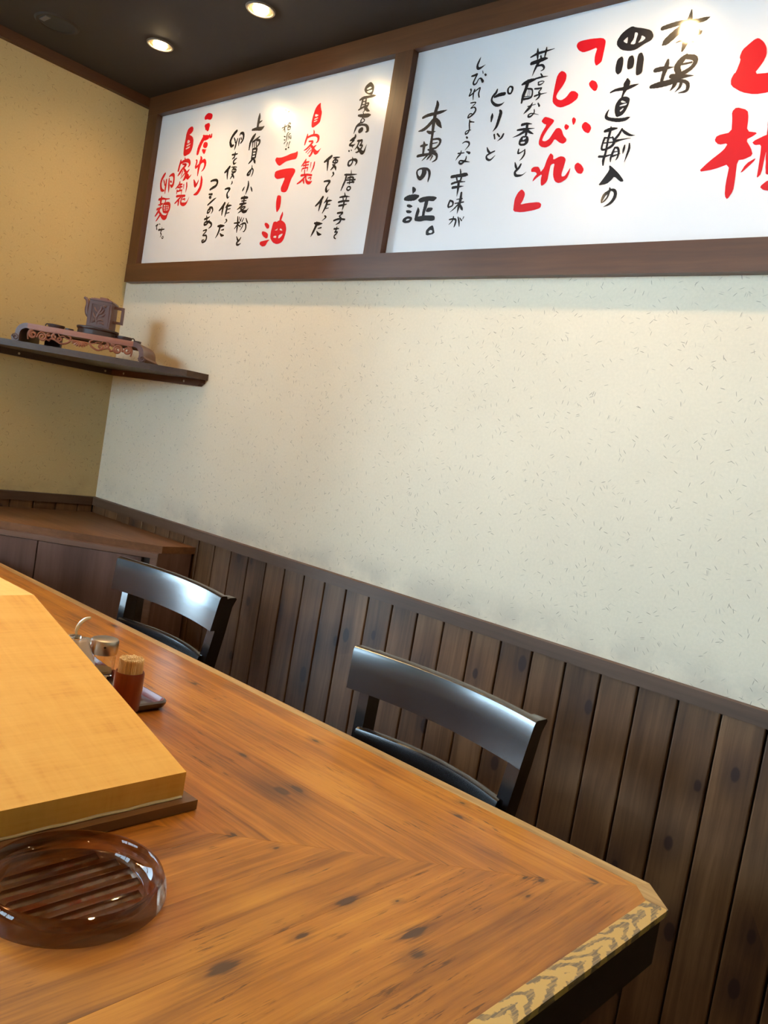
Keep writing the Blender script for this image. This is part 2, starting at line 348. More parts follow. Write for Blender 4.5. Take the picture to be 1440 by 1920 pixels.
M['pick'] = wood('toothpick_birch', ((0.62, 0.38, 0.15), (0.75, 0.50, 0.23), (0.85, 0.62, 0.32)), axis='Z', rough=0.6, var=0.25, bump=0)
M['oil'] = plain('seasoning_grains', (0.60, 0.42, 0.22), 0.8)
M['clay'] = plain('dark_clay', (0.040, 0.026, 0.026), 0.5, coat=0.1, var=0.25)
M['pot'] = plain('purple_brown_clay', (0.105, 0.050, 0.045), 0.5, coat=0.1, var=0.12)
M['relief'] = plain('pale_clay_relief', (0.15, 0.085, 0.085), 0.5)
M['pot_red'] = plain('red_brown_clay', (0.20, 0.075, 0.045), 0.5)
M['rose'] = wood('rosewood', ((0.20, 0.062, 0.032), (0.29, 0.10, 0.055), (0.36, 0.14, 0.08)), axis='X', fine=150, rough=0.4, var=0, coat=0.2)
M['rose_dk'] = wood('rosewood_dark_end', ((0.085, 0.045, 0.045), (0.115, 0.062, 0.06), (0.15, 0.085, 0.08)), axis='Y', fine=150, rough=0.4, var=0, coat=0.2)
M['shutter'] = plain('painted_window_frame', (0.10, 0.07, 0.05), 0.5)
M['pane'] = pane_mat()
M['lamp_on'] = emit('lit_lamp', (1.0, 0.76, 0.42), 170.0)
M['cup_lit'] = plain('lamp_reflector', (0.85, 0.70, 0.45), 0.25, metal=0.9)
M['ring'] = plain('lamp_trim_ring', (0.10, 0.085, 0.07), 0.5)
M['hole_dark'] = plain('ceiling_speaker_dark', (0.012, 0.015, 0.022), 0.6)
M['tag'] = plain('pale_sticker', (0.11, 0.11, 0.13), 0.5)

# ------------------------------------------------------------------ the room
X1, Y1, H, RAIL = 5.2, -4.6, 2.3215, 0.851
def struct(o): o['kind'] = 'structure'; return o
struct(cbox('floor', -0.12, X1+0.12, Y1-0.12, 0.12, -0.1, 0.0, M['floor']))
struct(cbox('ceiling', -0.12, X1+0.12, Y1-0.12, 0.12, H, H+0.1, M['ceiling']))
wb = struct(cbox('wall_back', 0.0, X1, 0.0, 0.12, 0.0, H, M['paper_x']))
# left wall with a window opening (outside the frame, where the daylight comes from)
WY0, WY1, WZ0, WZ1 = -2.60, -0.98, 0.12, 2.24
bm = bmesh.new()
for a in ((Y1, WY0, 0, H), (WY1, 0.12, 0, H), (WY0, WY1, 0, WZ0), (WY0, WY1, WZ1, H)): box(bm, -0.05, 0.0, a[0], a[1], a[2], a[3])
wl = struct(finish('wall_left', bm, M['paper_y_dim']))
FX0, FX1, FZ0, FZ1 = 0.06, 2.00, 1.52, 2.29  # opening of the high window added for fill light
bm = bmesh.new()
for a in ((-0.05, FX0, 0, H), (FX1, X1+0.12, 0, H), (FX0, FX1, 0, FZ0), (FX0, FX1, FZ1, H)): box(bm, a[0], a[1], Y1-0.05, Y1, a[2], a[3])
struct(finish('wall_front', bm, M['paper_x']))
struct(cbox('wall_right', X1, X1+0.12, Y1, 0.12, 0, H, M['paper_y_dim']))
def window(name, horizontal, a0, a1, z0, z1, fixed, n):   # frame, mullions and panes are its parts
    w = struct(empty(name, ((a0+a1)/2, fixed, z0) if horizontal else (fixed, (a0+a1)/2, z0)))
    b = tuple(w.location)
    def bar(nm, p0, p1, q0, q1, d=0.018, m='shutter'):
        if horizontal: return cbox(nm, p0, p1, fixed-d, fixed+d, q0, q1, M[m], w, base=b)
        return cbox(nm, fixed-d, fixed+d, p0, p1, q0, q1, M[m], w, base=b)
    bar('frame', a0, a1, z0, z0+0.05); bar('frame', a0, a1, z1-0.05, z1); bar('frame', a0, a0+0.05, z0+0.05, z1-0.05); bar('frame', a1-0.05, a1, z0+0.05, z1-0.05)
    for k in range(1, n): c = a0+(a1-a0)*k/n; bar('mullion', c-0.028, c+0.028, z0+0.05, z1-0.05)
    for k in range(n):
        c0 = a0+(a1-a0)*k/n+(0.05 if k == 0 else 0.028); c1 = a0+(a1-a0)*(k+1)/n-(0.05 if k == n-1 else 0.028)
        bar('pane', c0, c1, z0+0.05, z1-0.05, 0.003, 'pane')
window('window_1', False, WY0, WY1, WZ0, WZ1, -0.025, 3)
window('added_fill_window', True, FX0, FX1, FZ0, FZ1, Y1-0.025, 3)  # unseen window, added to fill the back wall with daylight
# wainscot: dark backing, then every plank a part of its wall
PT = 0.08455
def plank_run(wall, base, axis, start, end, phase, mat, skip=None):
    zt, zb = RAIL-0.030, 0.0
    seams = []; s = phase
    while s > start: s -= PT
    while s < end:
        a, b = max(s, start), min(s+PT, end)
        if b-a > 0.0045: seams.append((a+0.0019, b-0.0019))
        s += PT
    for a, b in seams:
        c = (a+b)/2; bm = bmesh.new(); h = (b-a)/2
        zt = RAIL-0.030
        if axis == 'y' and WY0-h < c < WY1+h: zt = WZ0-0.002
        if axis == 'x':
            box(bm, -h, h, -0.006, 0.006, -(zt-zb)/2, (zt-zb)/2); loc = (c, -0.008, (zt+zb)/2)
        else:
            box(bm, -0.006, 0.006, -h, h, -(zt-zb)/2, (zt-zb)/2); loc = (0.008, c, (zt+zb)/2)
        es = [e for e in bm.edges if abs(e.verts[0].co.z-e.verts[1].co.z) > 0.1]
        bmesh.ops.bevel(bm, geom=es, offset=0.0028, segments=2, affect='EDGES', profile=0.5)
        finish('plank', bm, mat, wall, tuple(loc[k]-base[k] for k in range(3)))
bb = tuple(wb.location)
cbox('groove_backing', 0.0025, X1, -0.0020, 0.0, 0.0, RAIL-0.02, M['groove'], wb, base=bb)
cbox('groove_backing', 0.0, 0.0022, WY1, 0.0, 0.0, RAIL-0.02, M['groove'], wl)
cbox('groove_backing', 0.0, 0.0022, Y1, WY0, 0.0, RAIL-0.02, M['groove'], wl)
cbox('groove_backing', 0.0, 0.0022, WY0, WY1, 0.0, WZ0, M['groove'], wl)
plank_run(wb, bb, 'x', 0.015, X1, 2.389, M['plank'])
plank_run(wl, (0, 0, 0), 'y', Y1, -0.015, -0.0742, M['plank_y'])
struct(cbox('trim_1', 0.0, X1, -0.021, 0.0, RAIL-0.030, RAIL, M['rail'], bevel=0.0025))
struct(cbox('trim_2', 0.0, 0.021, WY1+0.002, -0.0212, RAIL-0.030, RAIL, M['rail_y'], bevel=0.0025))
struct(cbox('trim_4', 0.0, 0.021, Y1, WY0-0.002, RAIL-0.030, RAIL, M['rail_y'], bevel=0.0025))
struct(cbox('baseboard_back', 0.025, X1, -0.024, -0.0145, 0.0, 0.07, M['rail']))
struct(cbox('baseboard_left', 0.0145, 0.024, Y1, -0.026, 0.0, 0.07, M['rail_y']))
struct(cbox('trim_3', 0.0, 0.022, Y1, -0.001, H-0.0315, H, M['crown'], bevel=0.003))

# ------------------------------------------------------------------ framed lettering sign
SX0, SX1, SZ0, SZ1 = 0.0285, 4.30, 1.657, 2.3212
sign = tag(empty('lettered_sign', (SX0, 0, SZ0)), 'long white sign with brushed black and red Japanese lettering in brown wooden frame', 'sign')
sb = (SX0, 0, SZ0); FY = -0.026
cbox('frame_rail', SX0, SX1, FY, -0.0005, 2.2552, SZ1, M['sign_x'], sign, 0.0015, base=sb)
cbox('frame_rail', SX0, SX1, FY, -0.0005, SZ0, 1.7222, M['sign_x'], sign, 0.0015, base=sb)
for a, b in ((SX0, 0.0915), (1.2394, 1.3030), (SX1-0.062, SX1)):
    cbox('frame_upright', a, b, FY+0.0008, -0.0005, 1.7224, 2.2550, M['sign_z'], sign, 0.0015, base=sb)
PYS = -0.0045
panels = {}
for k, (a, b) in enumerate(((0.0917, 1.2392), (1.3032, SX1-0.0622))):
    panels[str(k+1)] = cbox('panel', a, b, PYS, -0.0008, 1.7226, 2.2548, M['board'], sign, base=sb)
LETTERS = {
'K1': '''
S1529 18612 23 1646 18657 23 1582 18576 23 1625 18479 25
S1710 18675 11 1733 18653 15
S1760 18677 11 1788 18652 15
S1750 18458 36 1920 18459 29 2097 18465 21
S1943 18533 15 1941 18444 24 1898 18352 26 1960 18279 23 1906 18192 10
S2032 18200 16 2026 18158 19 2089 18142 18 2122 18178 15 2086 18217 13 2035 18205 13
S4502 19935 30 4627 19953 36 4795 19945 41 4876 19872 44 4824 19761 44 4671 19708 44 4524 19658 33
S4503 19504 27 4671 19489 38
S4563 19402 45 4615 19390 50
S4516 19148 27 4696 19245 35 4827 19312 29 4937 19357 6
S4712 19035 33 4596 18981 36 4556 18887 27 4631 18886 27 4690 18949 24 4698 19032 21
S4650 19061 27 4786 19039 35 4841 18939 29 4780 18844 9
S4546 18781 21 4592 18657 30 4570 18570 27
S4466 18680 36 4617 18706 33 4731 18744 15
S4738 18616 27 4623 18507 33 4491 18492 33 4502 18567 30 4678 18584 33 4862 18521 38 4885 18432 35 4766 18359 12
S4482 18293 21 4657 18315 27 4617 18236 24 4492 18137 21 4675 18129 30 4727 18043 33 4683 17952 36 4539 17906 30 4491 17964 27 4598 17986 18
S5516 21457 46 5420 21395 52 5307 21280 46 5254 21136 46 5342 20997 49 5453 21006 32
S5626 21199 23 5587 21076 32 5566 20951 32 5539 20847 9
S5428 21248 20 5499 21161 29
S5499 21161 23 5533 21082 23
S5716 21298 17 5751 21354 34 5869 21339 45 5926 21248 40 5906 21123 37 5823 21038 28
S5722 21192 26 5726 21081 31 5730 20953 9
S5797 21210 20 5828 21158 26
S5612 20766 17 5610 20690 34 5594 20585 23
S5463 20701 26 5601 20699 31 5744 20701 17
S5606 20622 23 5514 20568 23
S5739 20565 17 5644 20526 29 5588 20468 32 5635 20393 31 5742 20416 11
S5425 20313 46 5323 20226 49 5206 20162 35
S5359 20223 43 5356 20094 38 5392 19923 14
S5540 20295 17 5679 20288 20 5814 20269 14
S5679 20288 23 5608 20220 23 5591 20147 23 5687 20117 23 5777 20136 28 5769 20209 26 5650 20220 20
S5704 20232 20 5679 20107 26 5627 20005 31 5549 19922 14
S5603 20071 29 5712 19975 31 5741 19913 11
S5670 19834 14 5685 19775 29 5633 19726 7
S5365 19602 26 5494 19617 34 5607 19591 40 5554 19518 29 5504 19435 34 5537 19347 40 5583 19305 26 5650 19349 7
S5454 19137 46 5372 19035 49 5213 18920 26
S5411 19021 37 5387 18904 40 5388 18757 17
S5656 19140 17 5591 19046 34 5521 18986 11
S5570 19032 29 5726 19045 34 5858 19043 6
S5620 19018 40 5598 18847 43 5564 18699 14
S5632 18927 17 5795 18942 20
S5645 18806 17 5773 18819 17
S5660 18602 26 5709 18550 26 5595 18477 7
S5270 18407 29 5431 18399 49 5610 18402 20
S5400 18422 37 5370 18254 40 5312 18127 32 5223 18017 7
S5487 18266 17 5606 18277 26
S5440 18164 14 5537 18095 40 5655 18085 20
S6590 21867 17 6597 21746 55 6587 21582 52 6585 21416 47
S6607 21569 39 6766 21620 16
S6334 21390 31 6550 21396 50 6787 21376 55 6915 21430 14
S6530 21232 28 6445 21143 58 6344 21009 47 6323 20886 36 6320 20765 20
S6448 20997 31 6602 21051 36 6765 21129 19
S6656 21034 36 6797 21001 36 6797 20904 33 6694 20812 19
S6460 20974 25 6474 20822 14
S6551 20984 19 6574 20826 17
S6634 20975 19 6672 20835 19
S6510 20770 28 6521 20634 30 6521 20456 30
S6505 20765 30 6700 20760 38 6704 20635 33 6700 20490 33
S6522 20669 17 6704 20664 19
S6536 20574 19 6693 20574 19
S6528 20483 25 6703 20479 25
S6590 20449 33 6483 20377 33 6399 20320 14
S6635 20445 30 6707 20354 41 6742 20294 11
S6598 20255 11 6607 20149 25 6508 20071 33 6423 19978 33 6522 19961 28 6577 20064 19 6607 20149 17
S6603 20166 22 6691 20095 25 6685 19981 25 6635 19888 7
S7851 21802 11 7885 21751 13 7881 21612 18 7901 21465 8
S7791 21700 13 8033 21727 13
S7878 21688 13 7757 21585 11
S7920 21682 13 8066 21551 10
S7841 21521 9 7992 21513 9
S7818 21255 13 8036 21295 17
S7938 21354 16 7939 21243 20 7988 21107 10
S7933 21244 16 7877 21167 8
S8130 21402 10 8069 21323 16
S8102 21366 16 8193 21346 13 8063 21244 10
S8072 21310 13 8224 21243 13
S8101 21243 13 8105 21172 13 8202 21178 13 8195 21235 13 8100 21247 10
S7964 20990 10 8031 20968 20
S7987 20881 10 8049 20869 18
S8079 20822 10 8033 20767 20
S8169 21089 10 8112 21042 17 8115 20901 18 8122 20797 5
S8266 21043 9 8196 21015 16 8201 20867 8
S8197 20971 12 8280 20882 12
S8281 20981 12 8317 20881 16
S8190 20773 18 8143 20658 7
S8142 20586 26 8168 20579 26
S8291 20785 19 8242 20657 6
S8257 20621 23 8277 20615 23
S6535 19759 17 6568 19626 39 6536 19482 36 6486 19343 7
S6380 19589 14 6330 19515 33 6304 19469 14
S6701 19567 14 6765 19484 33 6804 19419 16
S6444 19304 17 6456 19215 33 6457 19046 25
S6312 19242 36 6475 19247 44 6621 19236 33
S6346 19147 20 6575 19147 17
S6276 19055 28 6454 19057 36 6596 19062 19
S6433 19031 28 6309 18951 28 6179 18892 14
S6398 18941 22 6513 18958 25 6580 18937 19 6482 18876 28 6390 18836 31 6250 18772 11
S6355 18905 28 6499 18807 47 6637 18803 44 6695 18841 22 6759 18896 5
S6128 18456 20 6398 18459 31
S6262 18657 20 6305 18485 39 6318 18293 36 6329 18153 14
S6279 18380 25 6184 18274 14
S6352 18393 22 6483 18323 19
S6476 18628 11 6449 18530 22 6398 18484 11
S6352 18641 14 6414 18532 17
S6709 18582 14 6778 18480 27 6837 18418 14
S6467 18387 19 6611 18426 28 6726 18403 30 6769 18270 30 6715 18172 22 6653 18163 11
S6610 18405 21 6567 18302 21 6489 18204 7
S6587 18591 17 6529 18483 22
S6362 18019 14 6427 17927 33 6485 17861 30
S6593 17978 17 6522 17892 33 6433 17832 36 6432 17768 36 6523 17750 30 6623 17788 14
P11399 22067 11507 21986 11566 21895 11563 21796 11536 21692 11418 21704 11245 21788 11176 21884 11214 21979 11303 22037/11272 21893 11391 21936 11470 21905 11430 21875 11311 21857/11278 21812 11376 21833 11511 21837 11491 21779 11386 21755
S11075 21619 25 11198 21652 39 11404 21654 32 11557 21656 34 11686 21647 9
S11189 21635 30 11179 21509 30 11148 21394 21
S11195 21552 14 11314 21544 14
S11189 21467 14 11320 21459 14
S11319 21598 23 11323 21469 30 11329 21332 27
S11087 21342 21 11233 21387 28 11406 21424 16
S11328 21483 16 11441 21474 23 11402 21385 25 11344 21302 18 11270 21248 9
S11353 21374 23 11432 21290 39 11523 21250 11
S11296 21227 14 11312 21179 21
S11118 21183 28 11314 21149 50 11498 21133 50 11588 21135 20
S11301 21092 14 11247 21023 23 11273 20964 23 11359 20975 18 11389 21026 18 11308 21084 11
S11256 20970 23 11135 20905 32 11079 20805 30 11042 20692 8
S11139 20890 28 11319 20903 27 11483 20864 34 11561 20781 43 11573 20697 36 11508 20678 14
S11273 20741 64 11330 20765 66
S11122 20643 23 11120 20575 39 11009 20537 30 10942 20508 16
S10961 20515 26 11090 20509 30 11029 20451 21 10946 20387 28 11091 20357 25 11163 20390 9
S11089 20365 23 11075 20311 16
S10954 20224 23 10973 20211 23
S11047 20236 16 11062 20220 16
S11250 20468 25 11343 20460 30 11421 20460 27 11414 20379 25 11373 20328 23 11468 20314 23 11413 20214 30 11310 20152 25 11231 20151 9
S11309 20437 23 11267 20313 23 11191 20235 12
S11269 20304 25 11359 20220 34 11495 20117 52 11568 20138 36 11604 20229 18 11634 20321 5
S11144 19957 25 11032 19922 28 11019 19831 32 11088 19796 25 11166 19862 23 11171 19954 23 11143 20030 7
S11170 19960 25 11295 19932 39 11344 19868 32 11297 19777 6
S11185 19666 7 11199 19582 17
S10948 19558 23 11162 19539 28 11428 19525 10
S11020 19552 32 11006 19404 32 10955 19278 33 10891 19122 16
S11089 19449 23 11232 19466 23 11313 19432 27 11292 19342 23
S11048 19396 19 11396 19381 25
S11101 19317 18 11366 19317 23
S11180 19481 21 11199 19285 21
S11330 19440 16 11349 19278 9
S11165 19204 21 11120 19143 21 11197 19099 23 11267 19140 23 11236 19195 21 11159 19205 18
S11064 19041 12 11099 18945 30
S10896 18927 21 11088 18938 28 11293 18916 7
S11028 18907 21 11057 18818 19
S11167 18906 21 11158 18810 18
S10873 18793 28 11064 18808 30 11286 18799 23
S10911 18687 26 11063 18697 30 11220 18713 11
S11098 18800 28 11097 18669 32 11072 18544 6
S10905 18481 26 11104 18485 28 11058 18428 21 11001 18385 21 11072 18334 28 11077 18268 32 11029 18205 28 10907 18159 8
S10802 18278 26 10992 18309 28 11240 18283 25
S10969 18080 19 10955 18002 26 10918 17947 21
S10872 18040 28 11055 18038 16
S10919 17944 23 11022 17946 19
S11027 17923 14 10981 17888 23 10923 17843 23 10929 17787 21 10997 17752 13
S10272 20148 36 10162 20084 48 10005 20012 29
S10142 20051 43 10159 19916 34 10179 19751 14
S10363 20093 17 10488 20087 24 10617 20083 12
S10495 20081 21 10396 20010 24 10362 19968 21 10460 19936 21 10548 19949 24 10546 20002 21 10440 20021 19
S10481 20045 19 10458 19887 24 10394 19808 29 10318 19753 12
S10379 19895 24 10505 19803 33 10533 19732 17
S10441 19665 26 10473 19611 26 10396 19539 6
S10126 19439 24 10257 19443 29 10360 19419 36 10309 19342 26 10249 19261 29 10262 19184 41 10308 19132 26 10392 19202 5
S10174 18984 38 10082 18872 41 9919 18753 24
S10139 18868 34 10109 18755 34 10084 18599 14
S10388 18970 14 10335 18873 29 10261 18806 10
S10326 18851 24 10477 18863 28 10597 18860 5
S10398 18846 38 10362 18700 38 10258 18521 12
S10392 18751 14 10524 18757 17
S10389 18645 14 10489 18657 12
S10382 18435 21 10438 18390 24 10294 18297 6
S9996 18246 27 10150 18222 48 10330 18217 12
S10081 18276 19 10091 18208 46 10040 18086 39 9981 17973 34 9916 17855 6
S10177 18086 12 10312 18101 21
S10145 18003 14 10237 17918 41 10359 17905 12''',
'K2': '''
S13972 21155 20 14005 21044 51 13978 20896 51 13979 20743 51 13975 20608 51 13983 20471 43 13995 20317 39 13999 20198 37 14007 20061 45 14019 19958 45
S13574 20790 33 13736 20827 41 14001 20842 41 14197 20856 34 14361 20877 4
S13967 20694 51 13798 20546 47 13656 20470 41 13496 20448 12
S14036 20685 41 14150 20568 59 14272 20438 10
S13802 20406 23 13930 20359 39 14091 20375 6
S14027 20174 22 14217 20168 26 14307 20111 34 14285 20012 30 14179 19940 26 14046 19938 24
S14061 20068 16 14216 20074 12
S13667 20045 25 13773 20050 35 13890 20054 16
S13751 20145 16 13776 20036 39 13788 19830 29
S13608 19794 35 13760 19803 37 13986 19805 31
S13936 19924 20 14079 19888 30 14238 19852 4
S14019 19958 35 14008 19806 30
S14023 19838 30 14187 19803 40 14267 19741 34 14267 19643 30 14150 19587 10
S13966 19793 26 13869 19718 20 13784 19655 6
S14069 19782 34 13985 19706 26 13945 19662 8
S14123 19743 22 14074 19639 10
P13900 19479 14041 19453 14135 19384 14173 19296 14165 19178 14119 19054 14094 19116 14101 19234 14065 19349 14009 19397 14024 19310 13963 19196 13842 19129 13723 19200 13647 19362 13670 19438 13764 19475/13703 19391 13754 19421 13848 19426 13855 19325 13812 19240 13734 19302
P13605 19003 13678 18988 13753 18930 13751 18870 13690 18831 13665 18790 13618 18915
S13427 18703 48 13543 18712 73 13751 18714 74 13862 18732 37
P13521 18548 13628 18541 13745 18481 13649 18444 13523 18487
P13509 18392 13626 18394 13745 18351 13693 18302 13562 18314
P13505 18201 13626 18237 13769 18202 13792 18140 13725 18057 13551 18049 13446 18099 13456 18160/13564 18127 13618 18168 13710 18156 13674 18126 13603 18113
P13872 18636 13984 18697 14206 18714 14434 18689 14527 18648 14457 18585 14418 18563 14187 18596 14059 18563 13957 18561
S14191 18630 60 14176 18443 54 14150 18308 44 14158 18171 40
S13931 18422 18 13945 18338 51 13927 18236 49 13925 18141 49
P14250 18413 14408 18408 14449 18374 14406 18318 14322 18294 14205 18313
P13853 18154 13914 18194 14158 18222 14498 18202 14557 18164 14569 18079 14474 18059 14255 18088 14080 18064 13914 18090
P14531 17954 14582 17875 14647 17728 14356 17685 14326 17820 14428 17917/14424 17784 14470 17830 14539 17818 14558 17783 14521 17747 14445 17759
S15169 22047 6 15141 21968 25 15107 21860 29 15140 21782 33 15223 21779 27 15359 21836 3
S14986 21618 21 15072 21623 27 15145 21638 23 15108 21552 21 15069 21444 23 15105 21393 21 15169 21412 19 15221 21504 15 15284 21514 19 15359 21429 34
S15302 21692 10 15328 21631 12
S15397 21594 21 15422 21572 27
S15151 21260 21 15132 21158 21 15153 21014 8
S15025 21288 23 15046 21236 19 15009 21132 17 15068 21148 19 15134 21193 14 15232 21248 17 15315 21278 17 15298 21148 21 15334 21049 17
S15100 20941 15 15256 20936 13 15196 20863 12 15129 20807 12 15243 20816 15 15294 20743 23 15241 20653 25 15103 20577 17 15092 20625 19 15134 20671 15 15193 20666 12
S15157 20518 15 15172 20401 19 15198 20284 17 15173 20205 21 15107 20177 19 15091 20228 15 15152 20257 13 15248 20261 10
S15166 20476 21 15311 20445 10
S15146 20102 19 15176 20077 25
S15859 21154 19 15835 21081 32 15754 20998 28 15744 20904 26 15834 20811 32 15943 20763 33 16059 20770 22 16137 20817 3
S15817 20981 26 15948 21013 41 16100 21015 39
S16225 21170 16 16181 21107 24 16210 21015 22 16282 20997 22 16314 21070 26 16300 21135 24 16230 21168 16
S15834 20579 13 15840 20506 37 15841 20391 17
S16046 20629 22 16085 20560 44 16061 20397 41 16025 20242 33 15936 20136 4
S16001 20054 22 16043 19950 17
S16094 20062 20 16172 19989 20
S16276 20033 24 16234 19954 26 16128 19883 3
S15056 19960 12 15137 19988 17 15248 19959 23 15269 19883 21 15167 19774 4
S15055 19772 12 15044 19694 25 14983 19635 21 14924 19545 5
S14970 19715 19 15160 19711 12
S15231 19731 15 15328 19688 32
S15250 19614 13 15238 19526 23 15130 19446 27 15049 19479 23 15081 19525 19 15224 19494 21 15387 19461 5
S15128 19309 12 15158 19221 25
S14889 19143 37 15090 19150 39 15319 19157 46 15389 19142 19
S15050 19118 23 15093 19020 19
S15208 19109 27 15189 19012 27
S14928 18966 27 15082 18993 25 15344 18984 10
S14978 18864 33 15150 18872 29 15324 18874 5
S15142 19008 33 15161 18824 33 15162 18626 3
S14967 18544 23 14935 18426 27 14956 18378 23
S14971 18543 21 15067 18500 25 15071 18413 21 14978 18380 19
S15173 18555 10 15348 18566 17
S15142 18458 14 15411 18476 17
S15291 18712 27 15298 18533 38 15282 18369 36 15266 18198 6
S15250 18437 17 15160 18344 19 15024 18247 4
S15303 18417 27 15388 18316 32 15420 18274 10
S15051 18063 17 15178 18071 23 15259 18040 25 15260 17940 25 15239 17868 12
S15170 18128 15 15162 18045 19 15112 17981 15 15058 17934 5
S15318 18106 15 15367 18001 25 15402 17876 11
S15375 18086 11 15449 18016 17
S15497 18103 13 15478 18047 9
S15853 19764 11 15898 19682 26 15963 19624 24
S16104 19650 15 15974 19610 22 15882 19556 22 15910 19482 26 16016 19448 22 16139 19541 6
S16689 21771 18 16857 21821 30 17037 21834 26 17316 21853 6
S16846 21941 12 16865 21828 32 16891 21704 18
S17090 21926 11 17091 21831 26 17081 21691 14
S16967 21751 18 16992 21682 23
S16740 21617 39 16896 21635 44 17073 21660 39 17167 21658 14
S16981 21669 30 16913 21559 34 16863 21445 23 16819 21307 3
S16928 21529 21 17047 21525 26 17115 21463 25 17103 21416 18 17042 21396 7
S16577 21156 22 16659 21183 39 16802 21209 43 16938 21221 18
S16729 21206 45 16708 21039 41 16665 20891 39 16651 20719 23
S16766 21030 20 16874 21001 21 16911 20915 19 16887 20811 25 16685 20795 25
S16791 20998 6 16792 20853 6
S16692 20853 11 16865 20845 8
S16827 20990 6 16844 20871 6
S17058 21326 14 17105 21266 21
S16923 21232 19 17089 21243 21 17267 21238 4
S17034 21141 14 17047 21077 18 17123 21077 14 17189 21126 8 17109 21147 11 17020 21135 11
S16964 20996 19 17070 20985 21 17151 20982 14 17092 20899 19 17131 20850 21 17114 20777 23 17048 20728 11
S16991 20823 21 17119 20842 18 17323 20850 4
S16966 20671 11 16916 20583 34 16831 20503 27 16765 20445 6
S16853 20605 14 17062 20627 7
S17125 20640 16 17172 20572 24
S17047 20508 11 17059 20432 16 16983 20358 21 16918 20359 23 16917 20406 18 17005 20424 12 17201 20365 4
S16777 20189 32 16906 20197 27 17055 20173 7
S16926 20188 32 16934 20064 35 16942 19939 30
S16674 20078 21 16875 20076 27 17152 20062 4
S16887 20023 35 16732 19957 23 16566 19916 3
S16960 20029 32 17065 19970 23 17143 19933 9
P16818 19908 16889 19922 17006 19900 17049 19802 17033 19727 16959 19681 16836 19688 16770 19734 16765 19821/16871 19816 16869 19886 16911 19865 16938 19885 16957 19847/16815 19760 16844 19783 16948 19780 16938 19738 16854 19739
S16804 19617 16 16805 19528 23 16870 19528 16 16972 19579 11
S16982 19591 14 16992 19484 23 16945 19396 18 16879 19336 3
S16766 19308 11 16803 19223 28 16846 19154 21
S16943 19249 23 16900 19167 30 16815 19082 30 16851 19000 30 16958 18983 25 17049 18998 12 17135 19055 3
P19228 21969 19323 21922 19485 21874 19699 21789 19783 21655 19744 21566 19587 21520 19422 21433 19268 21430 19067 21492 18931 21618 18918 21720 18995 21847 19105 21924/19074 21675 19116 21717 19171 21755 19180 21669 19182 21605/19319 21824 19404 21786 19381 21672 19376 21568 19334 21562 19255 21584 19325 21683/19492 21727 19607 21649 19543 21592 19433 21567 19493 21650
P19111 21357 19159 21291 19177 21147 19166 21007 19090 20956 19019 21032 18998 21149 19011 21304
P19373 21330 19425 21229 19437 21129 19423 21047 19310 21032 19280 21086 19267 21244 19291 21317
P19575 21356 19650 21224 19657 21062 19666 20908 19583 20866 19526 20882 19497 21062 19489 21330
S19345 20818 28 19352 20749 69 19343 20638 55 19316 20543 28 19295 20454 20
S18993 20597 17 19116 20631 28 19367 20634 39 19517 20659 29 19642 20677 3
P19293 20461 19404 20452 19497 20395 19490 20263 19439 20129 19376 20052 19240 20025 19172 20166 19166 20310 19224 20415/19281 20350 19309 20384 19428 20321 19337 20325/19280 20279 19446 20308 19431 20260 19272 20254/19295 20166 19383 20219 19374 20177 19319 20134
S19026 20215 11 18995 20148 24 18995 20069 32 19083 20014 32 19284 19965 39 19443 19958 36 19517 19974 28 19579 19992 3
S19031 19759 30 19163 19781 39 19313 19786 14
S19160 19836 13 19159 19724 28 19145 19554 24 19143 19410 24 19140 19267 25 19121 19125 30 19136 19012 16
S19054 19608 25 19029 19496 22 19030 19373 22 19122 19355 22 19269 19418 30 19299 19507 30 19242 19611 14
S19062 19610 19 19233 19594 14
S19036 19498 13 19270 19493 14
S18994 19213 24 19137 19202 22 19285 19225 13
S19437 19754 20 19382 19640 28 19319 19562 28 19276 19503 16
S19436 19744 17 19534 19664 28 19655 19599 21 19773 19578 3
S19330 19511 30 19499 19526 14 19685 19531 3
S19341 19362 19 19312 19248 28 19292 19150 23 19301 19066 9
S19343 19366 20 19417 19351 23 19459 19261 23 19451 19148 19 19424 19094 8
S19331 19272 14 19427 19279 9
S19332 19186 22 19424 19205 14 19511 19222 3
S19574 19390 15 19568 19306 26 19565 19218 6
S19677 19418 14 19692 19306 26 19666 19168 20 19636 19029 3
P19299 18999 19402 18924 19554 18796 19698 18641 19695 18606 19623 18612 19463 18740 19407 18666 19311 18588 19097 18570 19192 18700 19313 18890 19289 18971
S19402 18498 14 19408 18430 31 19310 18358 37 19269 18260 30 19259 18186 8
S19409 18422 22 19386 18302 19 19323 18220 17 19265 18185 8
S19418 18458 19 19518 18435 31 19566 18353 35 19542 18240 35 19464 18153 26 19330 18091 3
S19954 21772 42 20131 21793 48 20350 21804 47 20682 21769 43 20857 21774 38 20955 21794 7
S20532 22027 11 20529 21861 47 20511 21728 65 20508 21557 65 20525 21382 62 20487 21208 19
S20420 21729 56 20261 21606 76 20085 21467 67 20034 21424 25
S20567 21716 56 20703 21569 65 20802 21518 42 20833 21543 15
S20316 21405 8 20443 21429 21 20615 21381 22 20720 21342 5
S19968 20906 44 20122 20910 46 20376 20904 4
S20212 21073 25 20200 20940 51 20168 20770 38 20153 20615 32
S19940 20570 37 20094 20581 57 20298 20592 57 20449 20619 56
S20608 21100 32 20524 21021 62 20449 20896 64 20502 20766 56
S20605 21072 43 20776 21023 50 20826 20933 44 20762 20825 40 20615 20747 43 20508 20739 34
S20543 20928 19 20749 20933 18
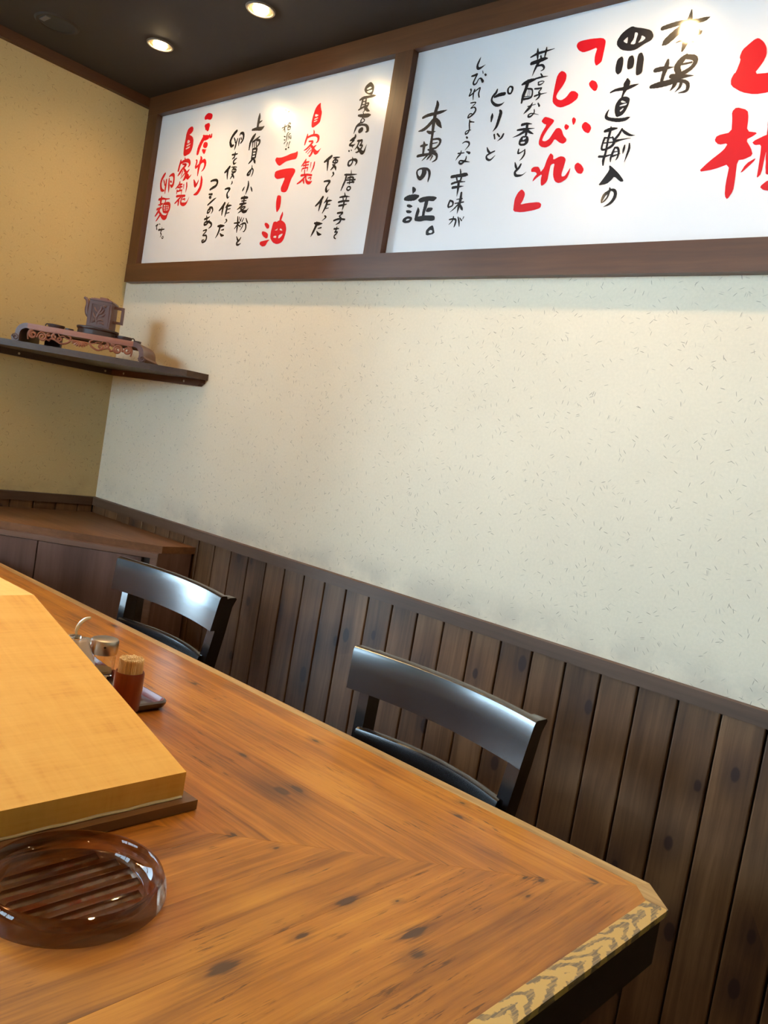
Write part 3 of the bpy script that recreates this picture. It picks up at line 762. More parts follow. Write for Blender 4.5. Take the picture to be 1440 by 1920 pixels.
S20350 20719 43 20538 20681 47 20667 20670 31 20840 20656 3
S20487 20751 56 20466 20582 47 20446 20499 32 20384 20418 4
S20497 20608 37 20670 20562 31 20754 20484 35 20745 20365 31 20583 20342 7
S20602 20560 32 20582 20460 26 20500 20372 4''',
'R1': '''
S3655 22146 77 3762 22171 95 3923 22132 97
S3708 21861 55 3826 21802 128 3867 21730 70
S3666 21533 34 3775 21454 86 3947 21448 67
S3702 21440 77 3602 21307 77 3510 21139 77 3474 20964 62
S4017 21513 30 4075 21433 39
S4137 21527 24 4141 21438 39
S3818 21211 88 3900 21188 91
S3738 21047 31 3847 20979 70 3854 20923 27
S3931 21036 15 3856 20989 55
S3692 20835 21 3741 20734 61 3692 20583 55 3666 20429 52 3664 20194 18
S3446 20742 22 3494 20704 37 3493 20603 39 3457 20517 31
S3490 20480 40 3643 20548 43 3809 20649 46 3939 20665 61 4017 20550 52 3968 20400 36 3856 20317 9
S3488 20064 22 3566 19945 55 3628 19854 52 3726 19953 31 3763 20051 9
S3899 20150 24 3945 20002 55 3945 19823 61 3882 19694 67 3773 19591 58 3607 19559 18
P2933 21939 3004 21862 2999 21762 2880 21686 2804 21673 3027 21578 3109 21455 3125 21273 3100 21140 3015 21014 2828 20965 2714 20943 2619 20999 2594 21173 2586 21357 2614 21559 2613 21719 2673 21871 2796 21934/2742 21453 2788 21504 2911 21444 2877 21392 2763 21371/2716 21319 2962 21370 2936 21317 2749 21270/2715 21217 2948 21270 2943 21214 2715 21171
S2751 20878 25 2780 20766 44
S2522 20826 32 2508 20724 45 2477 20613 45 2455 20477 42
S2566 20737 41 2756 20779 51 2979 20768 63 3086 20678 47 3082 20599 34 3016 20549 13
S2661 20682 25 2865 20638 44 2703 20522 41 2574 20397 48 2468 20303 22
S2788 20502 41 2921 20376 54 2949 20271 57 2915 20171 57 2824 20104 16
S2727 20428 25 2667 20274 16
S3113 20448 19 3003 20368 47
S2943 20340 47 3086 20201 78 3169 20187 37 3280 20263 8
S2869 20346 22 2735 20244 19 2648 20188 8
S2659 20068 29 2622 19979 35 2451 19851 19
S2604 19969 32 2805 19975 32
S2585 19886 29 2835 19893 25
S2707 19995 25 2727 19764 25
S2549 19790 29 2554 19663 16
S2579 19753 29 2850 19772 25
S2839 19766 22 2845 19636 14
S2914 19959 24 2936 19811 13
S3077 20009 28 3113 19870 34 3097 19671 9
S2584 19580 41 2787 19580 38 3074 19559 41
S2841 19526 32 2701 19444 38 2536 19341 26
S2748 19418 44 2746 19269 32
S2941 19530 31 2886 19431 35 2904 19315 41 3069 19269 59 3203 19294 44 3280 19380 19 3352 19499 6
S2983 19447 25 3109 19456 28
S3109 19456 25 3114 19403 19
S1640 20449 39 1563 20369 56 1470 20241 50 1457 20077 46 1549 19893 53 1702 19845 33
S1783 20225 33 1790 20073 39 1791 19909 39 1804 19732 13
S1599 20234 20 1672 20134 33
S1668 20135 23 1719 20055 30 1783 20003 26
S1943 20321 23 2029 20359 39 2174 20360 58 2246 20242 42 2253 20057 48 2186 19965 55 2065 20014 19
S1950 20246 26 1971 20104 42 2008 19914 39 2034 19754 10
S2055 20148 29 2105 20116 32
S1626 19652 23 1620 19546 53 1625 19334 39
S1481 19551 43 1713 19563 39 1932 19535 26 2155 19530 16
S1491 19355 20 1741 19378 33
S1445 19204 40 1710 19253 30
S1637 19239 33 1536 19104 49 1390 18970 30
S1567 19149 40 1735 18997 46 1912 18892 72 2062 18883 78 2134 18961 39 2207 19050 10
S1729 19021 46 1593 18887 36 1491 18787 20
S1926 19524 26 1915 19408 29
S1829 19367 36 1815 19227 36 1865 19118 36
S1827 19372 36 2147 19356 55 2236 19222 45 2158 19076 48 1901 19092 42
S1969 19345 23 1999 19121 23
S2083 19314 19 2106 19114 19
S1857 19259 16 2154 19251 16
S1856 19182 16 2151 19181 16
P7757 20378 7889 20355 8031 20350 8271 20384 8416 20419 8656 20432 8707 20472 8751 20412 8745 20314 8705 20229 8493 20226 8252 20206 8111 20151 7984 20093 7861 20145 7715 20292
P7815 19948 8060 19975 8367 19985 8615 19971 8731 19930 8764 19858 8700 19745 8631 19652 8588 19517 8538 19342 8479 19270 8389 19259 8240 19295 8197 19409 8258 19545 8326 19709 8157 19704 7971 19695 7846 19752 7796 19828
P8095 19186 8171 19196 8279 19162 8317 18978 8308 18797 8193 18654 8117 18810 8083 18974 8085 19095
P8463 18697 8512 18584 8483 18485 8458 18396 8374 18421 8379 18531 8422 18609
P8100 18386 8207 18400 8260 18377 8343 18423 8501 18414 8679 18314 8765 18149 8758 17990 8708 17812 8605 17726 8426 17693 8223 17751 8060 17900 8047 18084 8071 18245/8211 18127 8328 18161 8334 18201 8360 18119/8455 18155 8497 18173 8607 18101 8474 18114/8201 17908 8230 17958 8346 17958 8348 17888/8452 17974 8628 18016 8611 17957 8507 17877 8451 17873
P7700 18387 7817 18371 7932 18293 7938 18201 7828 18192 7683 18327
P7632 18134 7820 18094 7933 18028 7944 17915 7871 17888 7706 17966 7611 18063
P8070 17859 7961 17782 7894 17662 7736 17647 7587 17724 7599 17806 7788 17830
P9434 21793 9442 21696 9502 21563 9546 21499 9539 21346 9528 21214 9428 21150 9243 21077 9173 21125 9150 21283 9172 21435 9225 21640 9304 21735/9265 21413 9262 21485 9434 21428 9328 21391/9259 21350 9411 21368 9408 21333 9259 21303/9254 21273 9410 21298 9374 21257 9256 21242
S9312 21006 12 9342 20929 27 9318 20858 17
S9061 20919 18 9053 20828 35 9021 20715 35 9001 20616 20
S9071 20816 30 9237 20855 32 9443 20845 37 9560 20777 42 9571 20670 34 9506 20616 12
S9173 20697 22 9340 20668 32 9246 20572 32 9119 20489 28 9011 20450 13
S9276 20568 32 9385 20479 42 9384 20362 42 9312 20258 27 9266 20268 12
S9265 20492 20 9111 20377 13
S9325 20427 17 9196 20328 10
S9520 20544 12 9443 20501 32 9425 20455 32 9535 20336 57 9622 20333 42 9695 20386 17 9747 20432 5
S9167 20168 20 9124 20098 33 9008 19988 15
S9099 20081 28 9310 20083 22
S9091 19992 23 9318 20000 20
S9185 20092 20 9200 19905 20
S9080 19910 23 9299 19920 20
S9053 19899 19 9047 19827 11
S9304 19914 19 9296 19812 12
S9414 20053 16 9416 19909 10
S9566 20047 22 9552 19900 27 9471 19748 6
S9063 19708 33 9305 19709 30 9524 19674 30
S9182 19858 19 9203 19719 19
S9270 19673 27 9107 19551 30 8940 19475 20
S9193 19563 35 9234 19466 22
S9285 19672 25 9297 19573 27 9381 19478 42 9497 19459 42 9575 19495 12
S9396 19600 17 9512 19603 22 9499 19536 15''',
'R2': '''
P17898 21792 17916 21870 18004 21897 18257 21892 18544 21857 18637 21781 18641 21658 18632 21386 18622 21316 18505 21247 18443 21348 18424 21482 18459 21671 18261 21629 18104 21617 17979 21688
P18458 20956 18576 20904 18648 20791 18628 20693 18561 20696 18438 20810 18397 20890
P17620 21300 17717 21253 17775 21184 17783 21064 17722 20939 17624 20820 17592 20719 17642 20652 17755 20612 17866 20663 17961 20790 18076 20772 18183 20689 18174 20587 18023 20491 17791 20443 17659 20484 17527 20594 17504 20718 17507 20958 17516 21168 17551 21252
P18489 20040 18624 19952 18675 19865 18632 19754 18503 19814 18419 19920 18424 19992
P18483 19139 18588 19077 18678 18965 18640 18866 18526 18891 18426 19004 18416 19094
P17305 20200 17378 20297 17512 20256 17661 20183 17646 20124 17545 20017 17452 19861 17419 19743 17518 19716 17615 19766 17680 19879 17747 19983 17834 19983 17906 19933 17978 19797 18081 19702 18079 19643 18010 19602 17906 19641 17761 19748 17711 19648 17651 19595 17549 19568 17436 19597 17350 19660 17334 19753 17368 19917 17473 20102 17396 20127
P17984 20057 18093 19991 18072 19927 18015 19909 17956 19986
P18164 20182 18235 20128 18235 20061 18192 19990 18141 20089 18132 20149
P17725 19428 17811 19358 17819 19259 17989 19329 18098 19305 18160 19239 18142 19091 18110 18915 18131 18853 18208 18861 18253 18932 18323 19051 18318 18911 18273 18796 18150 18724 18065 18712 17967 18763 17896 18890 17873 19043 17880 19178 17778 19158 17771 19022 17766 18795 17709 18724 17637 18685 17603 18718 17577 18842 17587 18963 17475 18897 17350 18798 17382 18906 17449 18976 17392 19027 17271 19039 17264 19116 17329 19156 17459 19144 17521 19061 17540 19014 17613 19098 17647 19277 17688 19379
P17092 18660 17182 18591 17215 18518 17181 18374 17124 18292 17304 18318 17632 18321 17716 18267 17708 18176 17527 18134 17200 18108 16958 18144 16943 18305 16941 18446 16997 18582
P22035 21171 22150 21076 22229 20956 22258 20806 22213 20669 22082 20473 22351 20449 22536 20469 22674 20477 22804 20359 22727 20198 22440 20068 22168 20069 21908 20150 21668 20312 21640 20441 21681 20549 21712 20561 21765 20798 21729 20854 21759 20996 21873 21089 21958 21154
P21863 19872 22095 19783 22141 19630 22159 19366 22380 19312 22295 19251 22175 19200 22308 19021 22367 18884 22217 18818 22086 18816 22115 18417 22120 18218 22036 18052 21970 18130 21941 18365 21947 18764 21642 18677 21327 18656 21506 18842 21773 19048 21833 19174 21649 19162 21545 19258 21577 19355 21858 19387 21825 19639 21789 19793
P22300 19146 22551 19252 22792 19302 22839 19217 22625 19114 22605 18891 22601 18504 22528 18420 22523 18576 22508 18902 22491 19072 22362 19074
P22442 18828 22409 18750 22176 18527 22267 18731
P22616 18259 22752 18377 22840 18328 22809 18163 22694 18188
S22591 19569 59 22648 19208 72 22686 18882 66 22723 18525 43
S22896 19083 65 23136 19102 70 23021 18751 64 22863 18447 32
S22833 18930 49 23146 18580 80 23354 18434 25''',
}

def build_letters(key, m, pname, label):
    bm = bmesh.new(); layer = 0
    pan = panels[key[1]]; ox, oz = SX0+pan.location.x, SZ0+pan.location.z
    for line in LETTERS[key].strip().split('\n'):
        kind, body = line[0], line[1:]
        y = (PYS-0.0003-(layer % 9)*0.00003) - (pan.location.y); layer += 1
        V = lambda x, z: bm.verts.new((x*1e-4-ox, y, z*1e-4-oz))
        if kind == 'S':
            v = [int(t) for t in body.split()]; P = [tuple(v[i:i+3]) for i in range(0, len(v), 3)]
            n = 8
            Q = catmull(P, n) if len(P) > 2 else [tuple(P[0][k]+(P[1][k]-P[0][k])*t/6 for k in range(3)) for t in range(7)]
            L, R = [], []
            for i, (x, z, r) in enumerate(Q):
                a, b = Q[max(i-1, 0)], Q[min(i+1, len(Q)-1)]; dx, dz = b[0]-a[0], b[1]-a[1]; d = math.hypot(dx, dz) or 1
                nx, nz = -dz/d, dx/d; r = max(r, 2)*(1.10+0.05*math.sin(i*1.7+layer))
                L.append((x+nx*r, z+nz*r)); R.append((x-nx*r, z-nz*r))
            vl = [V(*p) for p in L]; vr = [V(*p) for p in R]
            for i in range(len(Q)-1):
                try: bm.faces.new([vl[i], vl[i+1], vr[i+1], vr[i]])
                except ValueError: pass
            for (i, j, e) in ((0, 1, -1), (len(Q)-1, len(Q)-2, 1)):
                x, z, r = Q[i]; r = max(r, 2)*1.08; dx, dz = x-Q[j][0], z-Q[j][1]; a0 = math.atan2(dz, dx)
                fan = [V(x+r*math.cos(a0+PI/2-PI*k/6), z+r*math.sin(a0+PI/2-PI*k/6)) for k in range(7)]
                bm.faces.new(fan)
        else:
            loops = []
            for lp in body.split('/'):
                v = [int(t) for t in lp.split()]; P = [(v[i], v[i+1]) for i in range(0, len(v), 2)]
                # soften the outline with one corner-cutting pass
                S = []
                for i in range(len(P)):
                    a, b = P[i], P[(i+1) % len(P)]
                    S += [(a[0]*.8+b[0]*.2, a[1]*.8+b[1]*.2), (a[0]*.2+b[0]*.8, a[1]*.2+b[1]*.8)]
                loops.append([Vector((p[0]*1e-4, p[1]*1e-4, 0)) for p in S])
            flat = [p for l in loops for p in l]
            vs = [bm.verts.new((p.x-ox, y, p.y-oz)) for p in flat]
            for t in geometry.tessellate_polygon(loops):
                try: bm.faces.new([vs[i] for i in t])
                except ValueError: pass
    for f in bm.faces:
        f.normal_update()
        if f.normal.y > 0: f.normal_flip()
    me = bpy.data.meshes.new(pname); bm.to_mesh(me); bm.free()
    o = mesh_obj(pname, me, m, pan); o['label'] = label
    return o
build_letters('K1', M['ink'], 'lettering', 'black brush lettering')
build_letters('R1', M['red'], 'lettering', 'red brush lettering')
build_letters('K2', M['ink'], 'lettering', 'black brush lettering')
build_letters('R2', M['red'], 'lettering', 'red brush lettering')

# ------------------------------------------------------------------ ceiling fittings
def downlight(x, y, label, on=True):
    t = tag(empty('ceiling_downlight', (x, y, H)), label, 'downlight')
    bm = bmesh.new(); lathe(bm, [(0.0335, -0.0004), (0.034, -0.004), (0.0385, -0.0045), (0.0415, -0.0004), (0.0335, -0.0004)], 40)
    finish('trim_ring', bm, M['ring'], t, smooth=True)
    bm = bmesh.new(); lathe(bm, [(0.0335, -0.002), (0.0325, -0.0022), (0.020, -0.0009), (0.0, -0.0006)], 40)
    finish('reflector', bm, M['cup_lit'], t, smooth=True)
    bm = bmesh.new(); lathe(bm, [(0.0, -0.0125), (0.010, -0.0118), (0.0185, -0.0075), (0.0215, -0.0016)], 32)
    finish('bulb', bm, M['lamp_on'], t, smooth=True)
    ld = bpy.data.lights.new('downlight_beam', 'SPOT'); lo = bpy.data.objects.new('downlight_beam', ld); COL.objects.link(lo)
    ld.energy = LAMP_W; ld.color = LAMP_RGB; ld.spot_size = math.radians(162); ld.spot_blend = 1.0; ld.shadow_soft_size = 0.022
    lo.parent = t; lo.location = (0, 0, -0.016)
    return t
downlight(0.450, -0.258, 'lit round downlight in dark ceiling nearest the corner')
downlight(0.937, -0.258, 'lit round downlight at the top edge of the picture beside the sign')
downlight(1.925, -0.262, 'lit round downlight reflected in the second sign panel')
for (x, y, l) in ((2.41, -0.262, 'unseen lit downlight added to the row to warm the right part of the wall'), (1.15, -1.25, 'lit round downlight over the pale partition'), (1.95, -1.25, 'lit round downlight over the glass ashtray'),  # first one is unseen, added to warm the right of the back wall
                  (1.55, -2.2, 'lit round downlight over the inner counter')):
    downlight(x, y, l)
t = tag(empty('ceiling_speaker', (0.232, -0.483, H)), 'dark unlit round fitting in ceiling by left wall moulding', 'ceiling fitting')
bm = bmesh.new(); lathe(bm, [(0.052, -0.0004), (0.053, -0.004), (0.060, -0.005), (0.066, -0.0004), (0.052, -0.0004)], 48)
finish('trim_ring', bm, M['ceiling'], t, smooth=True)
bm = bmesh.new(); lathe(bm, [(0.0, -0.0012), (0.030, -0.0018), (0.0525, -0.0022)], 48); finish('grille', bm, M['hole_dark'], t, smooth=True)
cbox('sticker', -0.022, 0.022, -0.045, -0.030, -0.0045, -0.0022, M['tag'], t)

# ------------------------------------------------------------------ corner shelf
sh = tag(empty('corner_shelf', (0, 0, 1.313)), 'dark brown corner shelf holding the carved tea tray', 'shelf')
bm = bmesh.new(); prism(bm, [(0.0012, -0.0012), (0.0012, -0.595), (0.085, -0.595), (0.595, -0.085), (0.595, -0.0012)], 0.0215, 0.0415)
finish('shelf_board', bm, M['shelf'], sh, bevel=0.0012, seg=1)
bm = bmesh.new(); extrude_xz(bm, [(0.0225, 0.0), (0.566, 0.0), (0.582, 0.010), (0.582, 0.0212), (0.0225, 0.0212)], -0.0205, -0.0008)
finish('cleat', bm, M['cleat'], sh, bevel=0.001, seg=1)
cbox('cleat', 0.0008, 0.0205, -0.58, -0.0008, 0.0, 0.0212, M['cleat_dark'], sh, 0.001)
def screw(x, y, z, ax):
    bm = bmesh.new(); lathe(bm, [(0.0, 0.0022), (0.0030, 0.0018), (0.0042, 0.0)], 16)
    o = finish('screw', bm, M['screw'], sh, (x, y, z), smooth=True); o.rotation_euler = (PI/2, 0, 0) if ax == 'y' else (0, PI/2, 0)
screw(0.490, -0.0205, 0.0105, 'y'); screw(0.108, -0.0205, 0.0105, 'y'); screw(0.0205, -0.045, 0.0105, 'x'); screw(0.0205, -0.368, 0.0105, 'x')
ST = 1.3547
# ------------------------------------------------------------------ carved tea tray (local x along the shelf front, -y outwards)
TCX = 0.3625*0.70711; OFF = 0.005*0.70711
tray = tag(empty('tea_tray', (TCX+OFF, -TCX+OFF, ST), PI/4), 'carved red-brown wooden tea tray with scrolled ends on corner shelf', 'tray')
W2, DZ = 0.168, 0.062
def slab(bm, x0, x1, y0, y1, z0, z1): box(bm, x0, x1, y0, y1, z0, z1)
bm = bmesh.new(); slab(bm, -W2, W2, -0.0895, 0.088, DZ-0.012, DZ-0.001); slab(bm, -W2, W2, -0.090, -0.080, DZ-0.016, DZ); slab(bm, -W2, W2, 0.080, 0.090, DZ-0.016, DZ)
finish('deck', bm, M['rose'], tray, bevel=0.0015, seg=1)
def scroll_pts(sg):
    outer = [(W2, DZ)]; 
    for k in range(1, 9): a = math.radians(90-90*k/8); outer.append((W2+0.036*math.cos(a), DZ-0.034+0.034*math.sin(a)))
    outer += [(W2+0.0375, 0.020), (W2+0.047, 0.012), (W2+0.044, 0.002), (W2+0.030, 0.0006), (W2+0.022, 0.004), (W2+0.0225, 0.024)]
    for k in range(1, 6): a = math.radians(90*k/5); outer.append((W2+0.022*math.cos(a), 0.026+0.020*math.sin(a)))
    outer += [(W2-0.0, 0.046)]
    return [(sg*x, z) for x, z in outer]
for sg in (-1, 1):
    bm = bmesh.new(); extrude_xz(bm, scroll_pts(sg), -0.090, 0.090)
    finish('scroll_leg', bm, M['rose_dk'], tray, smooth=True, bevel=0.001, seg=1)
    bm = bmesh.new()
    for yy in (-0.0925,):
        sp = [(sg*(W2+0.0335)+(0.0115-0.0009*k*0.72)*math.cos(k*0.62*sg+PI), yy, 0.0125+(0.0115-0.0009*k*0.72)*math.sin(k*0.62*sg+PI)) for k in range(16)]
        tube(bm, sp, 0.0016, 8)
    finish('roll', bm, M['rose_dk'], tray, smooth=True)
# pierced apron: spirals, leaves and a shell
bm = bmesh.new(); YA = -0.084
def spiral(cx, cz, r, turns, a0, sgn, th=0.0036):
    n = int(22*turns); pts = []
    for k in range(n+1): a = a0+sgn*2*PI*turns*k/n; q = r*(1-0.80*k/n); pts.append((cx+q*math.cos(a), YA, cz+q*math.sin(a)))
    tube(bm, pts, [th*(1.15-0.5*k/n) for k in range(n+1)], 8)
def sweep(pts, th): tube(bm, [(x, YA, z) for x, z in catmull(pts, 6)], th, 8)
for sg in (-1, 1):
    m = sg
    spiral(m*0.150, 0.030, 0.0135, 1.5, PI/2, -m, 0.0040)
    spiral(m*0.120, 0.027, 0.0115, 1.3, PI if m > 0 else 0, m, 0.0038)
    spiral(m*0.083, 0.033, 0.0085, 1.2, PI/2, -m); spiral(m*0.064, 0.027, 0.0085, 1.2, -PI/2, m)
    spiral(m*0.102, 0.038, 0.006, 1.1, 0, m, 0.0032)
    sweep([(m*0.163, 0.012), (m*0.166, 0.030), (m*0.158, 0.044), (m*0.135, 0.046), (m*0.105, 0.045), (m*0.080, 0.045)], 0.0027)
    sweep([(m*0.137, 0.022), (m*0.132, 0.036), (m*0.122, 0.041), (m*0.110, 0.034), (m*0.106, 0.022), (m*0.096, 0.018)], 0.0029)
    sweep([(m*0.098, 0.020), (m*0.090, 0.026), (m*0.076, 0.022), (m*0.060, 0.015), (m*0.046, 0.018), (m*0.034, 0.026), (m*0.030, 0.038), (m*0.040, 0.045)], 0.0031)
    sweep([(m*0.072, 0.045), (m*0.066, 0.038), (m*0.054, 0.040), (m*0.044, 0.034), (m*0.030, 0.032)], 0.0020)
box(bm, -W2+0.002, W2-0.002, YA-0.003, YA+0.002, 0.0445, 0.0475)
finish('carved_apron', bm, M['rose'], tray, smooth=True)
bm = bmesh.new()
for k in range(-4, 5):
    a = math.radians(-90+k*19); pts = [(0.0+math.cos(a)*r*(1.5), YA-0.003-0.002*math.sin(PI*(r/0.020)), 0.034+math.sin(a)*r) for r in (0.002, 0.006, 0.011, 0.016, 0.020)]
    tube(bm, pts, [0.0012, 0.0022, 0.0032, 0.0034, 0.0014], 8)
finish('carved_shell', bm, M['rose'], tray, smooth=True)
cbox('rear_foot', -0.166, -0.112, 0.070, 0.084, 0.0, 0.0485, M['rose_dk'], tray)
DK = ST+DZ-0.001
def tl(x, y, z=0.0):   # tray-local point to world
    c = math.sqrt(0.5); return (TCX+OFF+(x-y)*c, -TCX+OFF+(x+y)*c, DK+z)
# saucer stand
o = tag(empty('pot_stand', tl(0.023, 0.006, 0.0002)), 'round dark clay stand under the square teapot', 'stand')
bm = bmesh.new(); lathe(bm, [(0, 0), (0.060, 0), (0.064, 0.004), (0.0625, 0.018), (0.067, 0.022), (0.0675, 0.027), (0.065, 0.0285), (0.062, 0.026), (0.050, 0.0245), (0, 0.0245)], 56)
finish('dish', bm, M['clay'], o, smooth=True)
PB = tl(0.031, 0.006, 0.0250)
pot = tag(empty('teapot', PB, PI/4), 'square purple-brown clay teapot with relief panel, on round dark stand', 'teapot')
h, s0, s1 = 0.094, 0.0385, 0.0365
bm = bmesh.new()
def sqring(s, z): return [bm.verts.new((x*s, y*s, z)) for x, y in ((-1, -1), (1, -1), (1, 1), (-1, 1))]
R_ = [sqring(s, z) for s, z in ((s0, 0), (s0, 0.003), (s0*0.97, 0.006), (s1*0.99, h-0.004), (s1*1.04, h-0.003), (s1*1.04, h))]
for a, b in zip(R_, R_[1:]):
    for k in range(4): bm.faces.new([a[k], a[(k+1) % 4], b[(k+1) % 4], b[k]])
bm.faces.new(R_[0][::-1]); bm.faces.new(R_[-1]); finish('body', bm, M['pot'], pot, bevel=0.0008, seg=1)
# raised border and carved figure on the front face
bm = bmesh.new(); yf = -0.0376
for a in ((-0.031, -0.026, 0.010, 0.084), (0.026, 0.031, 0.010, 0.084), (-0.026, 0.026, 0.079, 0.084), (-0.026, 0.026, 0.010, 0.014)): box(bm, a[0], a[1], yf-0.0012, yf+0.001, a[2], a[3])
finish('panel_border', bm, M['pot'], pot)
bm = bmesh.new()
for path in ([(-0.004, 0.016), (-0.008, 0.034), (-0.002, 0.052), (0.004, 0.066), (0.002, 0.076)], [(-0.007, 0.030), (-0.016, 0.040), (-0.019, 0.052)],
             [(-0.004, 0.046), (0.008, 0.054), (0.014, 0.066)], [(-0.003, 0.052), (-0.014, 0.060), (-0.018, 0.070)], [(-0.006, 0.024), (0.006, 0.030), (0.016, 0.028)],
             [(0.002, 0.040), (0.012, 0.044), (0.019, 0.052)], [(0.004, 0.018), (0.012, 0.020), (0.019, 0.017)], [(-0.020, 0.018), (-0.015, 0.024), (-0.012, 0.034)], [(0.008, 0.074), (0.014, 0.076), (0.018, 0.072)]):
    tube(bm, [(x, yf-0.0002, z) for x, z in catmull(path, 5)], [0.0012+0.0026*math.sin(PI*k/(len(catmull(path, 5))-1)) for k in range(len(catmull(path, 5)))], 6)
finish('relief', bm, M['relief'], pot, smooth=True)
bm = bmesh.new(); prism(bm, [(-s1*.92, -s1*.92), (s1*.92, -s1*.92), (s1*.92, s1*.92), (-s1*.92, s1*.92)], h+0.0002, h+0.0035)
for f_, (a, b) in ((0.75, (h+0.0035, h+0.0055)),): prism(bm, [(x*s1*f_, y*s1*f_) for x, y in ((-1, -1), (1, -1), (1, 1), (-1, 1))], a, b)
lid = finish('lid', bm, M['pot_red'], pot, bevel=0.0006, seg=1)
bm = bmesh.new(); prism(bm, rrect(-0.013, 0.013, -0.010, 0.010, 0.003), h+0.0055, h+0.0125); finish('knob', bm, M['pot_red'], lid, bevel=0.001, seg=1)
bm = bmesh.new(); tube(bm, catmull([(-0.034, 0, 0.040), (-0.046, 0, 0.048), (-0.051, 0, 0.062), (-0.051, 0, 0.078), (-0.056, 0, 0.092), (-0.066, 0, 0.0985)], 5),
                      [0.0125-0.0085*k/25 for k in range(26)], 12); finish('spout', bm, M['pot'], pot, smooth=True)
bm = bmesh.new()
box(bm, 0.034, 0.068, -0.0045, 0.0045, h-0.018, h-0.009); box(bm, 0.0605, 0.0685, -0.0045, 0.0045, 0.029, h-0.018); box(bm, 0.034, 0.0605, -0.0045, 0.0045, 0.029, 0.037)
finish('handle', bm, M['pot'], pot, bevel=0.0012, seg=1)
def cup(name, x, y, label, ear, lidx):
    t = tag(empty(name, tl(x, y, 0.0002), PI/4), label, 'cup')
    bm = bmesh.new(); lathe(bm, [(0, 0), (0.020, 0), (0.0225, 0.003), (0.0270, 0.014), (0.0265, 0.0165), (0.0245, 0.015), (0.019, 0.004), (0, 0.0035)], 40)
    finish('bowl', bm, M['clay'], t, smooth=True)
    bm = bmesh.new(); n = 16; tube(bm, [(ear*(0.0285+0.0065*math.cos(a)), 0, 0.0095+0.0062*math.sin(a)) for a in [2*PI*k/n for k in range(n+1)]], 0.0020, 8)
    finish('handle', bm, M['clay'], t, smooth=True)
def tinydish(x, y, label, r=0.013):
    o = empty('small_cup', tl(x, y, 0.0002)); tag(o, label, 'cup')
    bm = bmesh.new(); lathe(bm, [(0, 0), (r*0.8, 0), (r, 0.003), (r, 0.0115), (r*0.86, 0.0115), (r*0.75, 0.003), (0, 0.003)], 32); finish('bowl', bm, M['clay'], o, smooth=True)
cup('tea_cup', -0.108, -0.006, 'low dark clay cup with ring handle left of teapot', -1, 1)
tinydish(-0.064, -0.008, 'tiny dark cup between the left tea cup and teapot stand', 0.0135)
cup('tea_cup', 0.113, -0.002, 'low dark clay cup with ring handle right of teapot', 1, 1)
tinydish(0.152, 0.020, 'tiny dark cup at the right end of the tea tray', 0.0125)

# ------------------------------------------------------------------ corner cabinet
CT = 0.794
cab = tag(empty('corner_cabinet', (0, 0, 0)), 'brown wooden corner cabinet with angled doors under the shelf', 'cabinet')
g = 0.0155
def diagpts(c, xr):   # pentagon along the walls with its front at x-y=c and right end at x=xr
    return [(g, -g), (g, -(xr)), (c-xr, -xr), (xr, -(c-xr)), (xr, -g)]
bm = bmesh.new(); prism(bm, diagpts(0.827, 0.687), CT-0.022, CT); finish('cabinet_top', bm, M['cab_top'], cab, bevel=0.0012, seg=1)
o_r = cbox('side_panel', 0.666, 0.686, -0.158, -0.0265, 0.072, CT-0.0222, M['cab'], cab)
cbox('side_panel', 0.0265, 0.157, -0.686, -0.666, 0.072, CT-0.0222, M['cab'], cab)
A_ = Vector((0.158, -0.694, 0)); B_ = Vector((0.694, -0.158, 0)); U_ = (B_-A_).normalized(); N_ = Vector((U_.y, -U_.x, 0)); LEN = (B_-A_).length
def face(name, u0, u1, z0, z1, th, m, out=0.0, bevel=0.0015):
    bm = bmesh.new(); c = A_+U_*((u0+u1)/2)+N_*(out-th/2); box(bm, -(u1-u0)/2, (u1-u0)/2, -th/2, th/2, -(z1-z0)/2, (z1-z0)/2)
    o = finish(name, bm, m, cab, (c.x, c.y, (z0+z1)/2), PI/4, bevel=bevel, seg=1); return o
face('front_rail', 0.0, LEN, 0.755, 0.7715, 0.020, M['cab_edge'])
face('front_stile', 0.0, 0.022, 0.09, 0.7548, 0.020, M['cab_edge']); face('front_stile', LEN-0.022, LEN, 0.09, 0.7548, 0.020, M['cab_edge'])
ug = (Vector((0.433, -0.417, 0))-A_).dot(U_)
dm = face('door', ug+0.002, LEN-0.050, 0.092, 0.753, 0.017, M['cab'], -0.002)
face('door', 0.024, ug-0.002, 0.092, 0.753, 0.017, M['cab'], -0.002)
face('plinth', 0.02, LEN-0.02, 0.0, 0.088, 0.018, M['apron'], -0.02)
face('inner_post', LEN-0.047, LEN-0.024, 0.092, 0.753, 0.010, M['apron'], -0.012)

